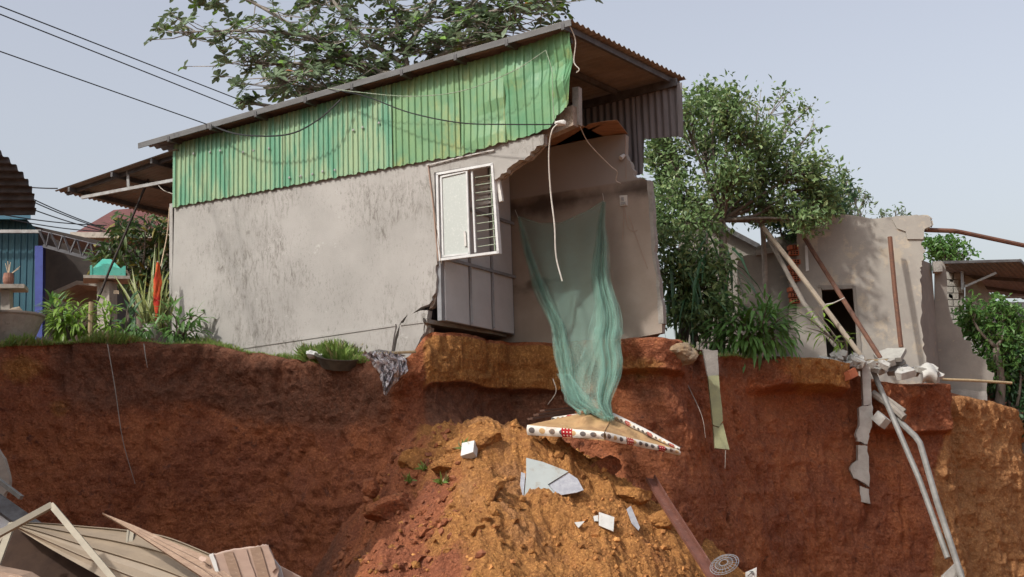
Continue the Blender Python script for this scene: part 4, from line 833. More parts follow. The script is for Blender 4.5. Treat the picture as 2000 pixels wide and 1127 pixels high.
fold([(1186, 640), (1192, 652)], [(640, 50), (652, 56)], 25, 1, nf=6, amp=.03, front=.14, nm='hem_frill')
hem = MB(); hem.tube([H.P(1012 + 168 * k / 24, topc(k / 24) - 1, noff(topc(k / 24)) - .01) for k in range(25)], .012, 5); hem.build('hem', 'net_fold', net)
MB().tube([H.P(1180, 395, 2.2), H.P(1177, 378, 2.42)], .006, 4).build('tie', 'cable_white', net); MB().tube([H.P(1012, 425, 2.2), H.P(1006, 410, 2.42)], .006, 4).build('tie', 'cable_white', net)
# mattress ---------------------------------------------------------
b = NB('dotted'); uv = b.n('UVMap').outputs[0]; x, y, _ = b.sep(uv); col = (.56, .53, .48)
cell = b.math('FLOOR', b.math('MULTIPLY', x, .82)); fx = b.math('SUBTRACT', b.math('FRACT', b.math('MULTIPLY', x, .82)), .5); fy = b.math('MULTIPLY', b.math('SUBTRACT', y, .5), 1.0)
dist = b.math('SQRT', b.math('ADD', b.math('POWER', b.math('ABSOLUTE', fx), 2.), b.math('POWER', b.math('ABSOLUTE', fy), 2.)))
dot = b.math('LESS_THAN', dist, .30); k3 = b.math('FRACT', b.math('MULTIPLY', cell, .37)); wn = b.n('TexWhiteNoise', noise_dimensions='1D'); b.put(wn.inputs[1], cell); k3 = wn.outputs[0]
dc = b.mix(b.math('GREATER_THAN', k3, .45), (.42, .27, .13), (.10, .085, .08)); c = b.mix(dot, col, dc)
red = b.math('GREATER_THAN', b.math('FRACT', b.math('MULTIPLY_ADD', x, 1 / 6.2, .13)), .80)
fr2 = b.math('SUBTRACT', b.math('FRACT', b.math('MULTIPLY', x, 2.6)), .5); fr3 = b.math('SUBTRACT', b.math('FRACT', b.math('MULTIPLY', y, 2.6)), .5)
sd = b.math('LESS_THAN', b.math('ADD', b.math('MULTIPLY', fr2, fr2), b.math('MULTIPLY', fr3, fr3)), .045)
c = b.mix(red, c, b.mix(sd, (.30, .015, .02), (.62, .55, .48))); c = b.mix(b.math('MULTIPLY', b.ramp(b.noise(3.5, 6, .7, b.pos()), .48, .66), .55), c, (.30, .17, .09)); b.bump(b.noise(12, 4, .6, b.pos()), .4, .02); b.fin(c, .85, .15)
mat('mat_board', (.40, .25, .12), (.33, .20, .095), sc=4, rough=.9, bump=.5, bsc=14, bd=.02, c3=(.24, .13, .065), sc3=3, lo3=.5, hi3=.68)
mt = thing('mattress', 'thin tan mattress with dotted red and white edging bent over the soil heap', 'mattress', at(1090, 850, 20.6))
mL, mB, mC, mR, mM = at(1030, 830, 20.5), at(1140, 806, 21.3), at(1196, 814, 21.3), at(1327, 879, 20.9), at(1180, 843, 20.1)
def pad(nm, q, th, seed, n=22):
    a, b_, c_, d = q; top = np.zeros((n + 1, n + 1, 3)); bot = top.copy()
    for i in range(n + 1):
        for j in range(n + 1):
            s_, t = i / n, j / n; e = math.sin(math.pi * s_) * math.sin(math.pi * t); p = a.lerp(b_, s_).lerp(d.lerp(c_, s_), t)
            top[i, j] = p + Vector((0, 0, e * (.05 * float(vnoise(np.array([s_ * 4, t * 4, seed]))) + .02 * math.sin(s_ * 19 + t * 7)))); bot[i, j] = p - Vector((0, 0, th))
    vs = np.concatenate([top.reshape(-1, 3), bot.reshape(-1, 3)]); N1 = n + 1; K = N1 * N1; fs = []
    for i in range(n):
        for j in range(n): k = i * N1 + j; fs += [(k, k + 1, k + N1 + 1, k + N1), (K + k, K + k + N1, K + k + N1 + 1, K + k + 1)]
    rim_ = [i * N1 for i in range(N1)] + [n * N1 + j for j in range(1, N1)] + [i * N1 + n for i in range(n - 1, -1, -1)] + [j for j in range(n - 1, 0, -1)]
    for k, r in enumerate(rim_): r2 = rim_[(k + 1) % len(rim_)]; fs.append((r, r2, K + r2, K + r))
    return mk(nm, vs, fs, 'mat_board', mt)
pad('folded_half', (mL, mM, mC, mB), .13, 1.)
pad('hanging_half', (mM + Vector((0, .01, -.012)), mR, mR + Vector((-.03, .1, 0)), mC + Vector((0, 0, -.012))), .085, 2.)
def strip(a, b_, ha, hb, n, nm, bulge=.03, up=0.):
    a = Vector(a); b_ = Vector(b_); d = (b_ - a); nn = Vector((d.y, -d.x, 0)).normalized(); g_ = []; u_ = []
    for j in range(9):
        t = j / 8; row = []
        for i in range(n + 1):
            s_ = i / n; p = a.lerp(b_, s_) + Vector((0, 0, up - (ha + (hb - ha) * s_) * t)) + nn * (.006 + bulge * math.sin(t * math.pi) + .008 * math.sin(s_ * 17 + t * 2)); row.append(tuple(p)); u_.append((s_ * d.length / ((ha + hb) / 2), 1 - t))
        g_.append(row)
    return grid(nm, np.array(g_), 'dotted', mt, uvs=u_)
strip(mL, mM, .15, .11, 40, 'edging'); strip(mM, mR, .12, .075, 40, 'edging'); strip(mB + Vector((-.5, .1, -.05)), mB + Vector((.2, -.05, .02)), .06, .06, 20, 'edging', .01)
rim = MB(); rim.tube([mC + Vector((0, 0, .02)), mC.lerp(mR, .5) + Vector((0, 0, .03)), mR + Vector((0, 0, .01))], .045, 8, .03); rim.build('edging', 'white_plastic', mt)
o_ = strip(mC + Vector((-.02, -.05, .06)), mR + Vector((0, -.04, .03)), .075, .05, 40, 'edging', .02)
mat('slat_brown', (.115, .06, .04), (.08, .042, .03), sc=4, stretch=(1, 1, 4), rough=.7, bump=.3)
for k in range(3):
    a_, b_ = at(1035 + k * 12, 818 - k * 8, 21.0 + k * .2), at(1118 + k * 10, 806 - k * 6, 21.9 + k * .15)
    o = MB().bar(a_, b_, .10, .03).build('bed_slat', 'slat_brown'); tag(o, ('lowest', 'middle', 'topmost')[k] + ' of three brown bed slats lying behind the mattress', 'slat', 'bed slats behind the mattress')
# tiles and bits on the heap --------------------------------------
mat('tile_pale', (0.368, 0.400, 0.392), (0.336, 0.364, 0.360), sc=3, rough=.4, bump=.05, c3=(0.288, 0.264, 0.224), sc3=5, lo3=.52, hi3=.72)
mat('tile_back', (0.288, 0.296, 0.336), (0.384, 0.392, 0.424), sc=14, rough=.8, bump=.5)
mat('white_chip', (0.561, 0.561, 0.544), (0.476, 0.476, 0.459), sc=6, rough=.6, bump=.2, c3=(.32, .20, .12), sc3=5, lo3=.54, hi3=.7)
def shard(pts, m, label, ctr, lean=.35, t=.02, name='tile_shard', parent=None, lift=.06):
    p = mpt(*ctr); N = Vector((.15, -1, lean)).normalized(); p = p + N * lift; P = []
    for x, y in pts:
        r = ray(x, y); P.append(EYE + r * ((p - EYE).dot(N) / r.dot(N)))
    o = MB().prism(P, -N * t).build(name, m, parent)
    return o if parent is not None else tag(o, label, 'tile')
ts = thing('tiled_sheet', 'large torn sheet of pale tiles stuck in the soil heap, one tile missing', 'tile', mpt(1060, 985))
shard([(1028, 894), (1060, 902), (1110, 921), (1070, 946), (1088, 968), (1060, 995), (1038, 1004), (1024, 975), (1028, 925)], 'tile_pale', None, (1055, 950), .5, .03, 'glazed_face', ts, .12)
shard([(1110, 923), (1128, 935), (1140, 957), (1125, 962), (1089, 968), (1072, 947)], 'tile_back', None, (1055, 950), .5, .02, 'bare_backing', ts, .10)
shard([(1026, 925), (1022, 975), (1016, 945), (1018, 922)], 'tile_back', None, (1055, 950), .5, .03, 'broken_rim', ts, .10)
shard([(1170, 1000), (1200, 1010), (1198, 1038), (1170, 1026)], 'white_chip', 'white squarish tile piece on the heap below the tiled sheet', (1185, 1030))
shard([(1122, 1020), (1142, 1018), (1130, 1031)], 'white_chip', 'small white triangular chip left of the squarish tile piece', (1132, 1028))
shard([(1159, 1008), (1168, 1006), (1169, 1018), (1161, 1018)], 'white_chip', 'tiny white chip touching the squarish tile piece', (1165, 1018))
shard([(1224, 994), (1232, 988), (1250, 1030), (1247, 1036), (1234, 1022)], 'tile_back', 'narrow grey tile shard standing in the heap', (1240, 1034), .2)
wb = at(911, 881, 20.1); wb = mpt(911, 888)
o = MB().prism([wb + Vector((-.08, -.1, -.02)), wb + Vector((.10, -.12, .03)), wb + Vector((.12, -.02, .20)), wb + Vector((-.06, .0, .17))], (.05, .1, -.07)).build('white_block', 'white_chip'); tag(o, 'small white block half sunk in the crest of the heap', 'block')
# rusty channel sliding down the heap
o = MB(); pts = [at(1270, 935, 20.9), at(1300, 985, 20.3), at(1345, 1055, 19.4), at(1400, 1140, 18.6)]
for a_, b_ in zip(pts[:-1], pts[1:]): o.bar(a_, b_ + (b_ - a_) * .01, .10, .012, up=(.3, -1, .5)); 
for a_, b_ in zip(pts[:-1], pts[1:]): o.bar(a_ + Vector((.06, -.02, .03)), b_ + Vector((.06, -.02, .03)) + (b_ - a_) * .01, .015, .06, up=(.3, -1, .5)); o.bar(a_ + Vector((-.06, -.02, .0)), b_ + Vector((-.06, -.02, .0)) + (b_ - a_) * .01, .015, .05, up=(.3, -1, .5))
mat('red_steel', (.15, .062, .045), (.10, .042, .032), sc=7, rough=.6, bump=.2, c3=(.21, .11, .085), sc3=14); tag(o.build('steel_channel', 'red_steel'), 'reddish brown steel channel sliding down the right side of the heap', 'channel')
# fan guard
fc = at(1415, 1103, 18.7); fg = thing('fan_guard', 'round wire fan guard half buried at the foot of the heap', 'fan guard', fc - Vector((0, 0, .2))); ax = Vector((-.35, -.5, .75)).normalized(); xx = ax.orthogonal().normalized(); yy = ax.cross(xx)
for r_ in (.06, .12, .17, .20): MB().tube([fc + (xx * math.cos(a) + yy * math.sin(a)) * r_ + ax * (.05 - r_ * .22) for a in np.linspace(0, 2 * math.pi, 29)], .0045, 4).build('ring', 'batten_grey', fg)
for k in range(20): a = k * math.pi / 10; MB().tube([fc + (xx * math.cos(a) + yy * math.sin(a)) * r_ + ax * (.05 - r_ * .22) for r_ in (.05, .12, .2)], .003, 4).build('spoke', 'batten_grey', fg)
cdp = thing('white_card', 'small white card with a dark arrow mark at the foot of the red cliff', 'card', at(1468, 1135, 19))
cslab2('card', [(1456, 1118), (1478, 1108), (1477, 1145), (1456, 1145)], 19, 'white_chip', cdp, .01)
MB().tube([at(1460, 1126, 18.98), at(1466, 1120, 18.98), at(1470, 1116, 18.98)], .006, 4).build('mark', 'cable_black', cdp); MB().tube([at(1464, 1116, 18.98), at(1471, 1116, 18.98), at(1471, 1123, 18.98)], .006, 4).build('mark', 'cable_black', cdp)
# foil bag, basin, sticks below the plinth -------------------------
b = NB('foil'); v = b.pos(); b.bump(b.noise(14, 4, .7, v), .4, .02); b.fin(b.mix(b.ramp(b.noise(5, 4, .6, v), .45, .7), (.62, .60, .62), (.44, .40, .44)), .4, .5, .1)
g_ = []
outl = ipl([(688, 708), (705, 722), (730, 742), (750, 744), (766, 748)]); outr = ipl([(688, 778), (705, 796), (725, 797), (740, 780), (766, 758)])
for j in range(61):
    y = 688 + 78 * j / 60; g_.append([tuple(at(outl(y) + (outr(y) - outl(y)) * i / 60 + 4 * float(vnoise(np.array([i * .05, j * .16, 1.]))), y + 5 * math.sin(i * .31) * j / 60 + 3 * math.sin(i * .9), 21.55 - .14 * math.sin(i / 60 * math.pi) + .13 * float(1 - 2 * abs(vnoise(np.array([i * .17, j * .07, 3.])))) + .06 * float(1 - 2 * abs(vnoise(np.array([i * .42, j * .25, 9.])))) + .04 * j / 60)) for i in range(61)])
o = grid('foil_bag', np.array(g_), 'foil', smooth=False); tag(o, 'crumpled silver bag hanging over the cliff lip under the plinth', 'bag')
o = MB().tube([at(735, 691, 21.6), at(812, 687, 21.5)], .022, 6).build('stick', 'bamboo'); tag(o, 'pale straight stick lying on the lip above the silver bag', 'stick')
o = MB().prism([at(x, y, 21.75) for x, y in ((705, 693), (740, 682), (780, 690), (790, 694), (720, 698))], (0, .3, .02)).build('flat_board', 'concrete'); tag(o, 'thin flat board lying behind the silver bag', 'board')
bc = at(664, 706, 22.85); mat('basin_grey', (.13, .125, .10), (.09, .085, .07), sc=6, rough=.7, bump=.2)
o = MB().lathe(bc, [(.30, -.10), (.40, .06), (.43, .10), (.43, .115), (.39, .10), (.25, .03), (0, .0)], 26, axis=(.1, -.32, 1)).build('metal_basin', 'basin_grey', smooth=False); tag(o, 'dull round basin lying in the grass below the plinth', 'basin')
o = chunk('white_rag', at(610, 692, 22.9), (.16, .1, .08), 'white_chip', seed=12, rough=.5, sub=3); tag(o, 'white crumpled rag in the grass left of the round basin', 'rag')
# ------------------------------------------------------------------ wreckage bottom left
mat('beige_sheet', (.225, .175, .125), (.185, .145, .105), sc=2, stretch=(1, 1, 3), rough=.55, bump=.12, bsc=9, c3=(0.203, 0.158, 0.116), sc3=3, lo3=.58, hi3=.7)
mat('wood_board', (0.288, 0.200, 0.144), (0.216, 0.144, 0.104), sc=3, stretch=(2, 2, 9), rough=.8, bump=.3, c3=(0.368, 0.288, 0.232), sc3=9, lo3=.58, hi3=.7)
mat('torn_board', (0.375, 0.270, 0.217), (0.315, 0.225, 0.184), sc=3, stretch=(1, 1, 5), rough=.8, bump=.25, c3=(0.435, 0.375, 0.338), sc3=8, lo3=.6, hi3=.72)
mat('frame_beige', (0.272, 0.240, 0.184), (0.224, 0.196, 0.152), sc=5, rough=.6, bump=.1)
mat('underside_shade', (.045, .029, .022), (.032, .021, .017), sc=3, rough=.95, spec=.05, bump=.15)
ws = thing('wrecked_cladding', 'curved beige ribbed metal sheet torn loose in the wreckage', 'metal sheet', at(200, 1180, 14))
T_ = [(22, 1022, 14.6), (90, 1023, 14.5), (170, 1029, 14.3), (248, 1036, 14.1), (330, 1050, 13.9), (430, 1090, 13.6)]
B_ = [(36, 1034, 14.3), (95, 1070, 14.0), (170, 1112, 13.7), (230, 1145, 13.5), (330, 1190, 13.2), (450, 1240, 13.0)]
tc_ = catmull([at(*p) for p in T_], 8); bc_ = catmull([at(*p) for p in B_], 8); prof = []
for k in range(4):
    for a, h in ((0, 0), (.03, -1), (.10, -1), (.13, 0), (.55, .4)): prof.append(((k + a) / 4, h))
prof.append((1, 0)); g_ = []
for t, h in prof: g_.append([tuple(p.lerp(q, t) + Vector((.0, -1, .3)) * (-.034 * h + .10 * math.sin(t * 3.1))) for p, q in zip(tc_, bc_)])
grid('ribbed_sheet', np.array(g_), 'beige_sheet', ws, smooth=False)
MB().bar(at(250, 1036, 14.0), at(247, 1065, 13.85), .02, .02).build('sheet_joint', 'frame_beige', ws)
MB().prism([at(252, 1037, 14.0), at(262, 1036, 14.0), at(258, 1064, 13.85), at(248, 1064, 13.85)], (0, .02, 0)).build('sheet_joint', 'frame_beige', ws)
fm = thing('steel_framework', 'bent beige steel frame with a pointed corner standing over the wreckage', 'frame', at(110, 1180, 13))
apex = at(101, 987, 13.4); 
MB().bar(at(-40, 1064, 12.9), apex, .058, .05, up=(0, -1, .2)).build('frame_bar', 'frame_beige', fm); MB().bar(apex, at(280, 1200, 12.7), .058, .05, up=(0, -1, .2)).build('frame_bar', 'frame_beige', fm)
MB().bar(at(24, 1022, 13.9), at(-16, 1130, 13.2), .07, .03, up=(0, -1, .2)).build('frame_bar', 'frame_beige', fm)
dp = thing('sheet_shade_panel', 'dark brown panel standing in for the shaded underside of the curved beige sheet', 'panel', at(60, 1180, 14.3))
MB().prism([at(22, 1024, 14.75), at(120, 1060, 14.5), at(300, 1190, 13.9), at(20, 1240, 13.9), at(-40, 1120, 14.5)], (0, .03, -.01)).build('panel', 'underside_shade', dp)  # dark panel added where the sheet's underside would only lie in shade
o = MB().prism([at(-30, 1110, 12.8), at(40, 1124, 12.7), at(80, 1150, 12.6), at(-30, 1170, 12.6)], (0, .3, .02)).build('pale_board', 'wood_board'); tag(o, 'pale board end in front of the dark panel', 'board')
o = MB().prism([at(-40, 1040, 14.9), at(20, 1028, 14.9), at(24, 1036, 14.8), at(0, 1110, 14.6), at(-40, 1130, 14.6)], (0, .04, 0)).build('pale_sheet', 'beige_sheet'); tag(o, 'pale sheet corner tucked behind the bent frame', 'sheet')
wbd = thing('long_board', 'long split wooden board jutting to a point over the beige sheet', 'board', at(400, 1170, 13))
top_ = [(199, 1001, 13.6), (262, 1026, 13.45), (340, 1060, 13.25), (405, 1086, 13.1), (470, 1140, 12.9), (470, 1180, 12.85)]; low_ = [(201, 1003, 13.6), (262, 1039, 13.4), (330, 1084, 13.15), (390, 1124, 12.95), (430, 1150, 12.8), (440, 1190, 12.8)]
for k in range(3):
    a_ = [at(*p).lerp(at(*q), k / 3 + .012) for p, q in zip(top_, low_)]; c_ = [at(*p).lerp(at(*q), (k + 1) / 3 - .012) for p, q in zip(top_, low_)]
    MB().prism(a_ + c_[::-1], (.0, .03 + .004 * k, -.02)).build('plank', 'wood_board', wbd)
MB().prism([at(392, 1090, 12.98), at(402, 1094, 12.95), at(396, 1097, 12.95), at(388, 1093, 12.98)], (0, .02, .02)).build('splinter', 'torn_board', wbd)
tbp = thing('torn_board', 'torn pinkish board with ragged white edges lying beside the long board', 'board', at(500, 1180, 13))
MB().prism([at(x, y, 13.0) for x, y in jag([(408, 1086), (425, 1082), (455, 1074), (498, 1070), (512, 1065), (522, 1068)], 1.5, 4, 61) + jag([(522, 1068), (534, 1092), (545, 1115), (540, 1150)], 2, 3, 62) + [(430, 1180)]], (0, .04, .012)).build('board_face', 'torn_board', tbp)
for k in range(3): MB().prism([at(x, y, 12.985) for x, y in jag([(436 + 26 * k, 1081 - 5 * k), (454 + 27 * k, 1077 - 5 * k), (476 + 27 * k, 1140), (456 + 26 * k, 1142)], .8, 3, 70 + k)], (0, .012, 0)).build('veneer_strip', ('wood_board', 'torn_board', 'wood_board')[k], tbp)
MB().prism([at(x, y, 12.98) for x, y in jag([(408, 1084), (416, 1080), (424, 1105), (430, 1124), (424, 1126)], 1.2, 3, 63)], (0, .02, 0)).build('torn_paper', 'white_chip', tbp)
MB().prism([at(x, y, 12.98) for x, y in jag([(508, 1066), (524, 1064), (532, 1085), (540, 1110), (532, 1118), (526, 1090)], 1.5, 3, 64)], (0, .02, 0)).build('torn_paper', 'torn_board', tbp)
MB().prism([at(x, y, 13.1) for x, y in ((528, 1082), (548, 1108), (556, 1140), (540, 1150))], (0, .03, 0)).build('torn_flap', 'panel_grey', tbp)
MB().prism([at(x, y, 13.2) for x, y in ((548, 1106), (590, 1128), (600, 1170), (540, 1170))], (0, .03, 0)).build('torn_flap', 'torn_board', tbp)
dw = thing('window_frame', 'dark steel window frame lying against the left foot of the cliff', 'window frame', at(20, 1060, 17))
MB().bar(at(-60, 942, 17.3), at(78, 1040, 16.8), .20, .06, up=(.5, -1, .6)).build('rail', 'steel_dark', dw); MB().bar(at(-60, 895, 17.5), at(42, 972, 17.2), .06, .05).build('rail', 'pvc', dw); MB().bar(at(-10, 985, 17.2), at(-30, 1060, 16.8), .14, .05).build('rail', 'steel_dark', dw)
MB().prism([at(-40, 985, 17.15), at(10, 995, 17.05), at(60, 1045, 16.8), at(0, 1090, 16.7), at(-40, 1090, 16.8)], (0, .03, 0)).build('pane', 'panel_grey', dw)
# ================================================================== vegetation
mat('bark', (.16, .13, .105), (.10, .08, .065), sc=8, stretch=(2, 2, .5), bump=.6, bsc=30)
mat('bark_pale', (.27, .24, .21), (.18, .155, .135), sc=8, bump=.5, bsc=30)
leafmat('leaf_almond', (.10, .15, .085), (.20, .26, .15), (.18, .32, .06), .86, rough=.38, trans=.3)
leafmat('leaf_almond_old', (.45, .16, .04), (.30, .12, .05), trans=.3)
leafmat('leaf_tree', (.09, .16, .058), (.185, .28, .105), (.29, .37, .16), .84, trans=.35)
leafmat('leaf_dark', (.03, .08, .032), (.06, .135, .05), trans=.25)
leafmat('leaf_pale', (.13, .20, .11), (.19, .26, .15), trans=.4)
leafmat('leaf_mango', (.035, .075, .025), (.085, .13, .035), (.22, .19, .04), .88, trans=.3)
leafmat('leaf_light', (.15, .30, .05), (.28, .42, .06), trans=.45)
leafmat('leaf_mid', (.07, .17, .04), (.13, .25, .06), trans=.4)
leafmat('leaf_snake', (.13, .18, .05), (.25, .26, .08), trans=.25)
leafmat('grass', (.18, .29, .07), (.32, .42, .12), (.42, .37, .2), .85, trans=.4)
leafmat('strap', (.035, .10, .042), (.07, .16, .065), trans=.25, rough=.35)
def ball(n, c, r):
    d = rdir(n); return np.array(c) + d * (RNG.random(n) ** .45)[:, None] * np.array(r)
def tree(name, label, cat, base, fork, clusters, lm, ll, lw, per=14, twigs=40, shape='rhomb', trunk_r=.12, group=None, bark='bark', droop=.15, upb=.2, spread=.28):
    base = Vector(base); fork = Vector(fork); t = thing(name, label, cat, base, group)
    tr = MB(); mid = base.lerp(fork, .5) + Vector((.08, 0, 0)); tr.tube(catmull([base, mid, fork], 4), trunk_r, 9, trunk_r * .65); P = []; D = []
    tr.build('trunk', bark, t, True); lb = MB(); tw = MB()
    for (c, r) in clusters:
        c = Vector(c); m_ = fork.lerp(c, .5) + Vector(RNG.normal(size=3) * .12) - Vector((0, 0, .1)); lb.tube(catmull([fork, m_, c], 4), trunk_r * .42, 6, trunk_r * .10)
        n = max(4, int(twigs * (r[0] * r[2] / .25) ** .8)); E = ball(n, c, np.array(r) * 1.18)
        for e in E:
            s0 = np.array(m_.lerp(c, RNG.uniform(.3, 1.))); q = s0 + (e - s0) * .5 + RNG.normal(size=3) * .05
            tw.tube([s0, q, e], .012, 3, .004)
            k = max(3, int(per * RNG.uniform(.5, 1.4))); f = RNG.uniform(.35, 1.05, k)[:, None]; pp = q + (e - q) * f + RNG.normal(size=(k, 3)) * spread * .35
            d = (e - q) / (np.linalg.norm(e - q) + 1e-6); dd = rdir(k) + d * .5; dd[:, 2] -= droop; P.append(pp); D.append(dd)
    lb.build('limb', bark, t, True); tw.build('twig', bark, t)['kind'] = 'stuff'
    P = np.concatenate(P); D = np.concatenate(D); n = len(P); Nn = rdir(n, .9); s_ = RNG.uniform(.5, 1.45, n)
    V, Fc = leaves(P, D, Nn, ll * s_, lw * s_, shape, droop); cr = mk('crown', V, Fc, lm, t); cr['kind'] = 'stuff'
    return t
cl = lambda L, Y, jit=.5: [(tuple(at(x, y, Y + RNG.uniform(-jit, jit))), (r * Y / 2700, r * Y / 2700 * 1.0, r2 * Y / 2700)) for x, y, r, r2 in L]
def leafobj(parent, protos, p, d, nrm, s):
    d = Vector(d).normalized(); x = d.cross(Vector(nrm)).normalized(); z = x.cross(d); o = bpy.data.objects.new('leaf', random.choice(protos))
    link(o, parent, p); m_ = Matrix((x, d, z)).transposed().to_4x4(); o.rotation_euler = m_.to_euler(); o.scale = (s, s, s); return o
def protos(m, L, W, shape, n=3, drp=.2):
    out = []
    for k in range(n):
        V, Fc = leaves([(0, 0, 0)], [(0, 1, 0)], [(0, 0, 1)], [L * (1 + .15 * k)], [W], shape, drp + .12 * k); me = bpy.data.meshes.new('leaf'); me.from_pydata(V.tolist(), [], Fc.tolist()); me.materials.append(MATS[m]); out.append(me)
    return out
# ---- almond tree behind the roof
AY = 29.5
al_t = thing('almond_tree', 'spreading broad leaved tree with layered branches rising behind the roof', 'tree', at(800, 640, AY) * 1.0)
al_t.location.z = PZ
tr = MB(); f0 = at(800, 170, AY); tr.tube(catmull([Vector((f0.x - .1, f0.y, PZ - .1)), Vector((f0.x + .1, f0.y, f0.z * .6)), f0], 5), .24, 10, .15); tr.build('trunk', 'bark_pale', al_t, True)
limbs = [[(800, 170), (700, 120), (600, 70), (480, 0), (380, -30)], [(800, 170), (690, 110), (610, 75), (500, 62), (360, 62)], [(760, 150), (660, 120), (560, 128), (470, 120)], [(780, 170), (690, 160), (600, 168), (540, 155)], [(800, 170), (790, 100), (770, 20), (740, -80)],
         [(800, 170), (850, 100), (900, 40), (960, -30)], [(830, 130), (900, 90), (970, 60), (1010, 48)], [(860, 80), (940, 30), (1020, 10), (1075, -8)], [(780, 120), (700, 60), (640, -10), (580, -60)], [(800, 160), (750, 140), (690, 175), (640, 172)], [(800, 150), (860, 130), (900, 100), (930, 88)],
         [(790, 100), (830, 40), (860, -40), (880, -110)], [(720, 190), (600, 215), (500, 205), (485, 200)]]
LP = []; lb = MB(); tw = MB()
for L in limbs:
    dy = RNG.uniform(-1.2, 1.2); pts = [at(x, y + RNG.uniform(-4, 4), AY + dy * i / (len(L) - 1)) for i, (x, y) in enumerate(L)]; c = catmull(pts, 6)
    lb.tube(c, .075, 7, .018); n0 = 5 if L is not limbs[-1] else len(c) - 3; nr = 68 if L is not limbs[-1] else 8
    for k in range(nr):
        i = int(RNG.integers(n0, len(c))); p = np.array(c[i]); rr = .62 if L is not limbs[-1] else .16; e = p + RNG.normal(size=3) * np.array([rr, .7 * rr, .42 * rr]) + np.array([0, 0, .03])
        tw.tube([p, p + (e - p) * .5 + np.array([0, 0, -.06]), e], .016, 4, .007); LP.append((e, (e - p) / (np.linalg.norm(e - p) + 1e-6)))
lb.build('limb', 'bark_pale', al_t, True); tw.build('twig', 'bark_pale', al_t)['kind'] = 'stuff'
P = []; D = []; Nn = []; S_ = []
for e, d in LP:
    k = int(RNG.integers(6, 12)); a = RNG.uniform(0, 6.28) + np.arange(k) * 2.4; ax = d * .5 + np.array([0, 0, .9]); ax /= np.linalg.norm(ax); x = np.cross(ax, [1, .2, 0]); x /= np.linalg.norm(x); y = np.cross(ax, x)
    tilt = RNG.uniform(-.25, .7, k)
    for aa, tt in zip(a, tilt):
        r_ = x * math.cos(aa) + y * math.sin(aa); dd = r_ * math.cos(tt) + ax * math.sin(tt); P.append(e + ax * RNG.uniform(-.05, .02)); D.append(dd); Nn.append(ax - r_ * .4 + RNG.normal(size=3) * .2); S_.append(RNG.uniform(.6, 1.15))
P, D, Nn, S_ = map(np.array, (P, D, Nn, S_)); front = np.argsort(P[:, 1] + RNG.uniform(0, .4, len(P)))[:260]; rest = np.setdiff1d(np.arange(len(P)), front)
V, Fc = leaves(P[rest], D[rest], Nn[rest], .225 * S_[rest], .12 * S_[rest], 'obov', .12); mk('crown', V, Fc, 'leaf_almond', al_t)['kind'] = 'stuff'
pr1 = protos('leaf_almond', .225, .12, 'obov', 4, .05); pr2 = protos('leaf_almond_old', .19, .10, 'obov', 2, .2)
for q, i in enumerate(front): leafobj(al_t, pr2 if q % 33 == 5 else pr1, P[i], D[i], Nn[i], float(S_[i]))
# ---- trees on the right
tree('leafy_tree', 'dense mid green tree with small leaves growing between the two houses', 'tree', (*at(1400, 660, 27.6).xy, PZ - .1), at(1410, 430, 27.8),
     cl([(1285, 350, 30, 50), (1290, 260, 30, 40), (1330, 215, 42, 34), (1390, 190, 40, 34), (1425, 205, 45, 40), (1300, 310, 46, 50), (1370, 270, 56, 46), (1450, 260, 54, 46), (1500, 290, 46, 40), (1330, 380, 56, 40), (1420, 340, 60, 46), (1500, 345, 60, 40), (1565, 330, 50, 36), (1610, 350, 40, 32), (1440, 400, 54, 34), (1520, 400, 54, 30), (1300, 440, 44, 44), (1370, 430, 44, 34), (1610, 395, 44, 28), (1580, 430, 40, 22)], 27.8, .9), 'leaf_tree', .12, .06, 16, 58, spread=.36, group='trees between the houses')
tree('airy_tree', 'thin upright sprays of foliage rising above the dense tree crown', 'tree', (*at(1490, 660, 28.8).xy, PZ - .1), at(1480, 330, 28.8),
     cl([(1480, 205, 26, 34), (1530, 190, 34, 26), (1580, 210, 22, 18), (1545, 240, 30, 26), (1500, 250, 30, 26), (1590, 250, 12, 22), (1560, 285, 26, 20), (1620, 320, 22, 18)], 28.8, .3), 'leaf_tree', .125, .06, 8, 24, trunk_r=.07, group='trees between the houses', bark='bark_pale')
tree('dark_tree', 'dark green tree leaning over the top of the ruined wall', 'tree', (*at(1530, 660, 30.3).xy, PZ - .1), at(1540, 470, 30.2),
     cl([(1520, 430, 40, 24), (1570, 415, 46, 26), (1620, 400, 40, 24), (1645, 375, 28, 22), (1590, 370, 40, 24), (1600, 452, 34, 16), (1560, 455, 40, 16)], 29.4, .4), 'leaf_dark', .12, .05, 14, 60, group='trees between the houses')
tree('pale_tree', 'pale thin crowned tree standing beyond the ruined wall', 'tree', (*at(1690, 660, 42).xy, PZ - .1), at(1665, 440, 42),
     cl([(1650, 345, 22, 20), (1668, 385, 30, 22), (1690, 380, 16, 18), (1640, 400, 28, 20), (1680, 410, 22, 12)], 42, .5), 'leaf_pale', .15, .07, 7, 22, group='trees beyond the ruin')
tree('far_bush', 'distant grey green bush just showing over the ruined wall', 'tree', (*at(1740, 660, 45).xy, PZ - .1), at(1735, 450, 45), cl([(1720, 418, 16, 8), (1750, 412, 16, 8), (1765, 425, 16, 10)], 45, .3), 'leaf_pale', .15, .07, 8, 30, group='trees beyond the ruin')
tree('round_tree', 'bright green rounded tree behind the broken end of the ruined wall', 'tree', (*at(1850, 680, 40).xy, PZ - .1), at(1850, 540, 40), cl([(1830, 480, 26, 22), (1855, 478, 24, 18), (1880, 495, 16, 14), (1840, 500, 40, 14)], 40, .5), 'leaf_mid', .15, .075, 12, 60, group='trees beyond the ruin')
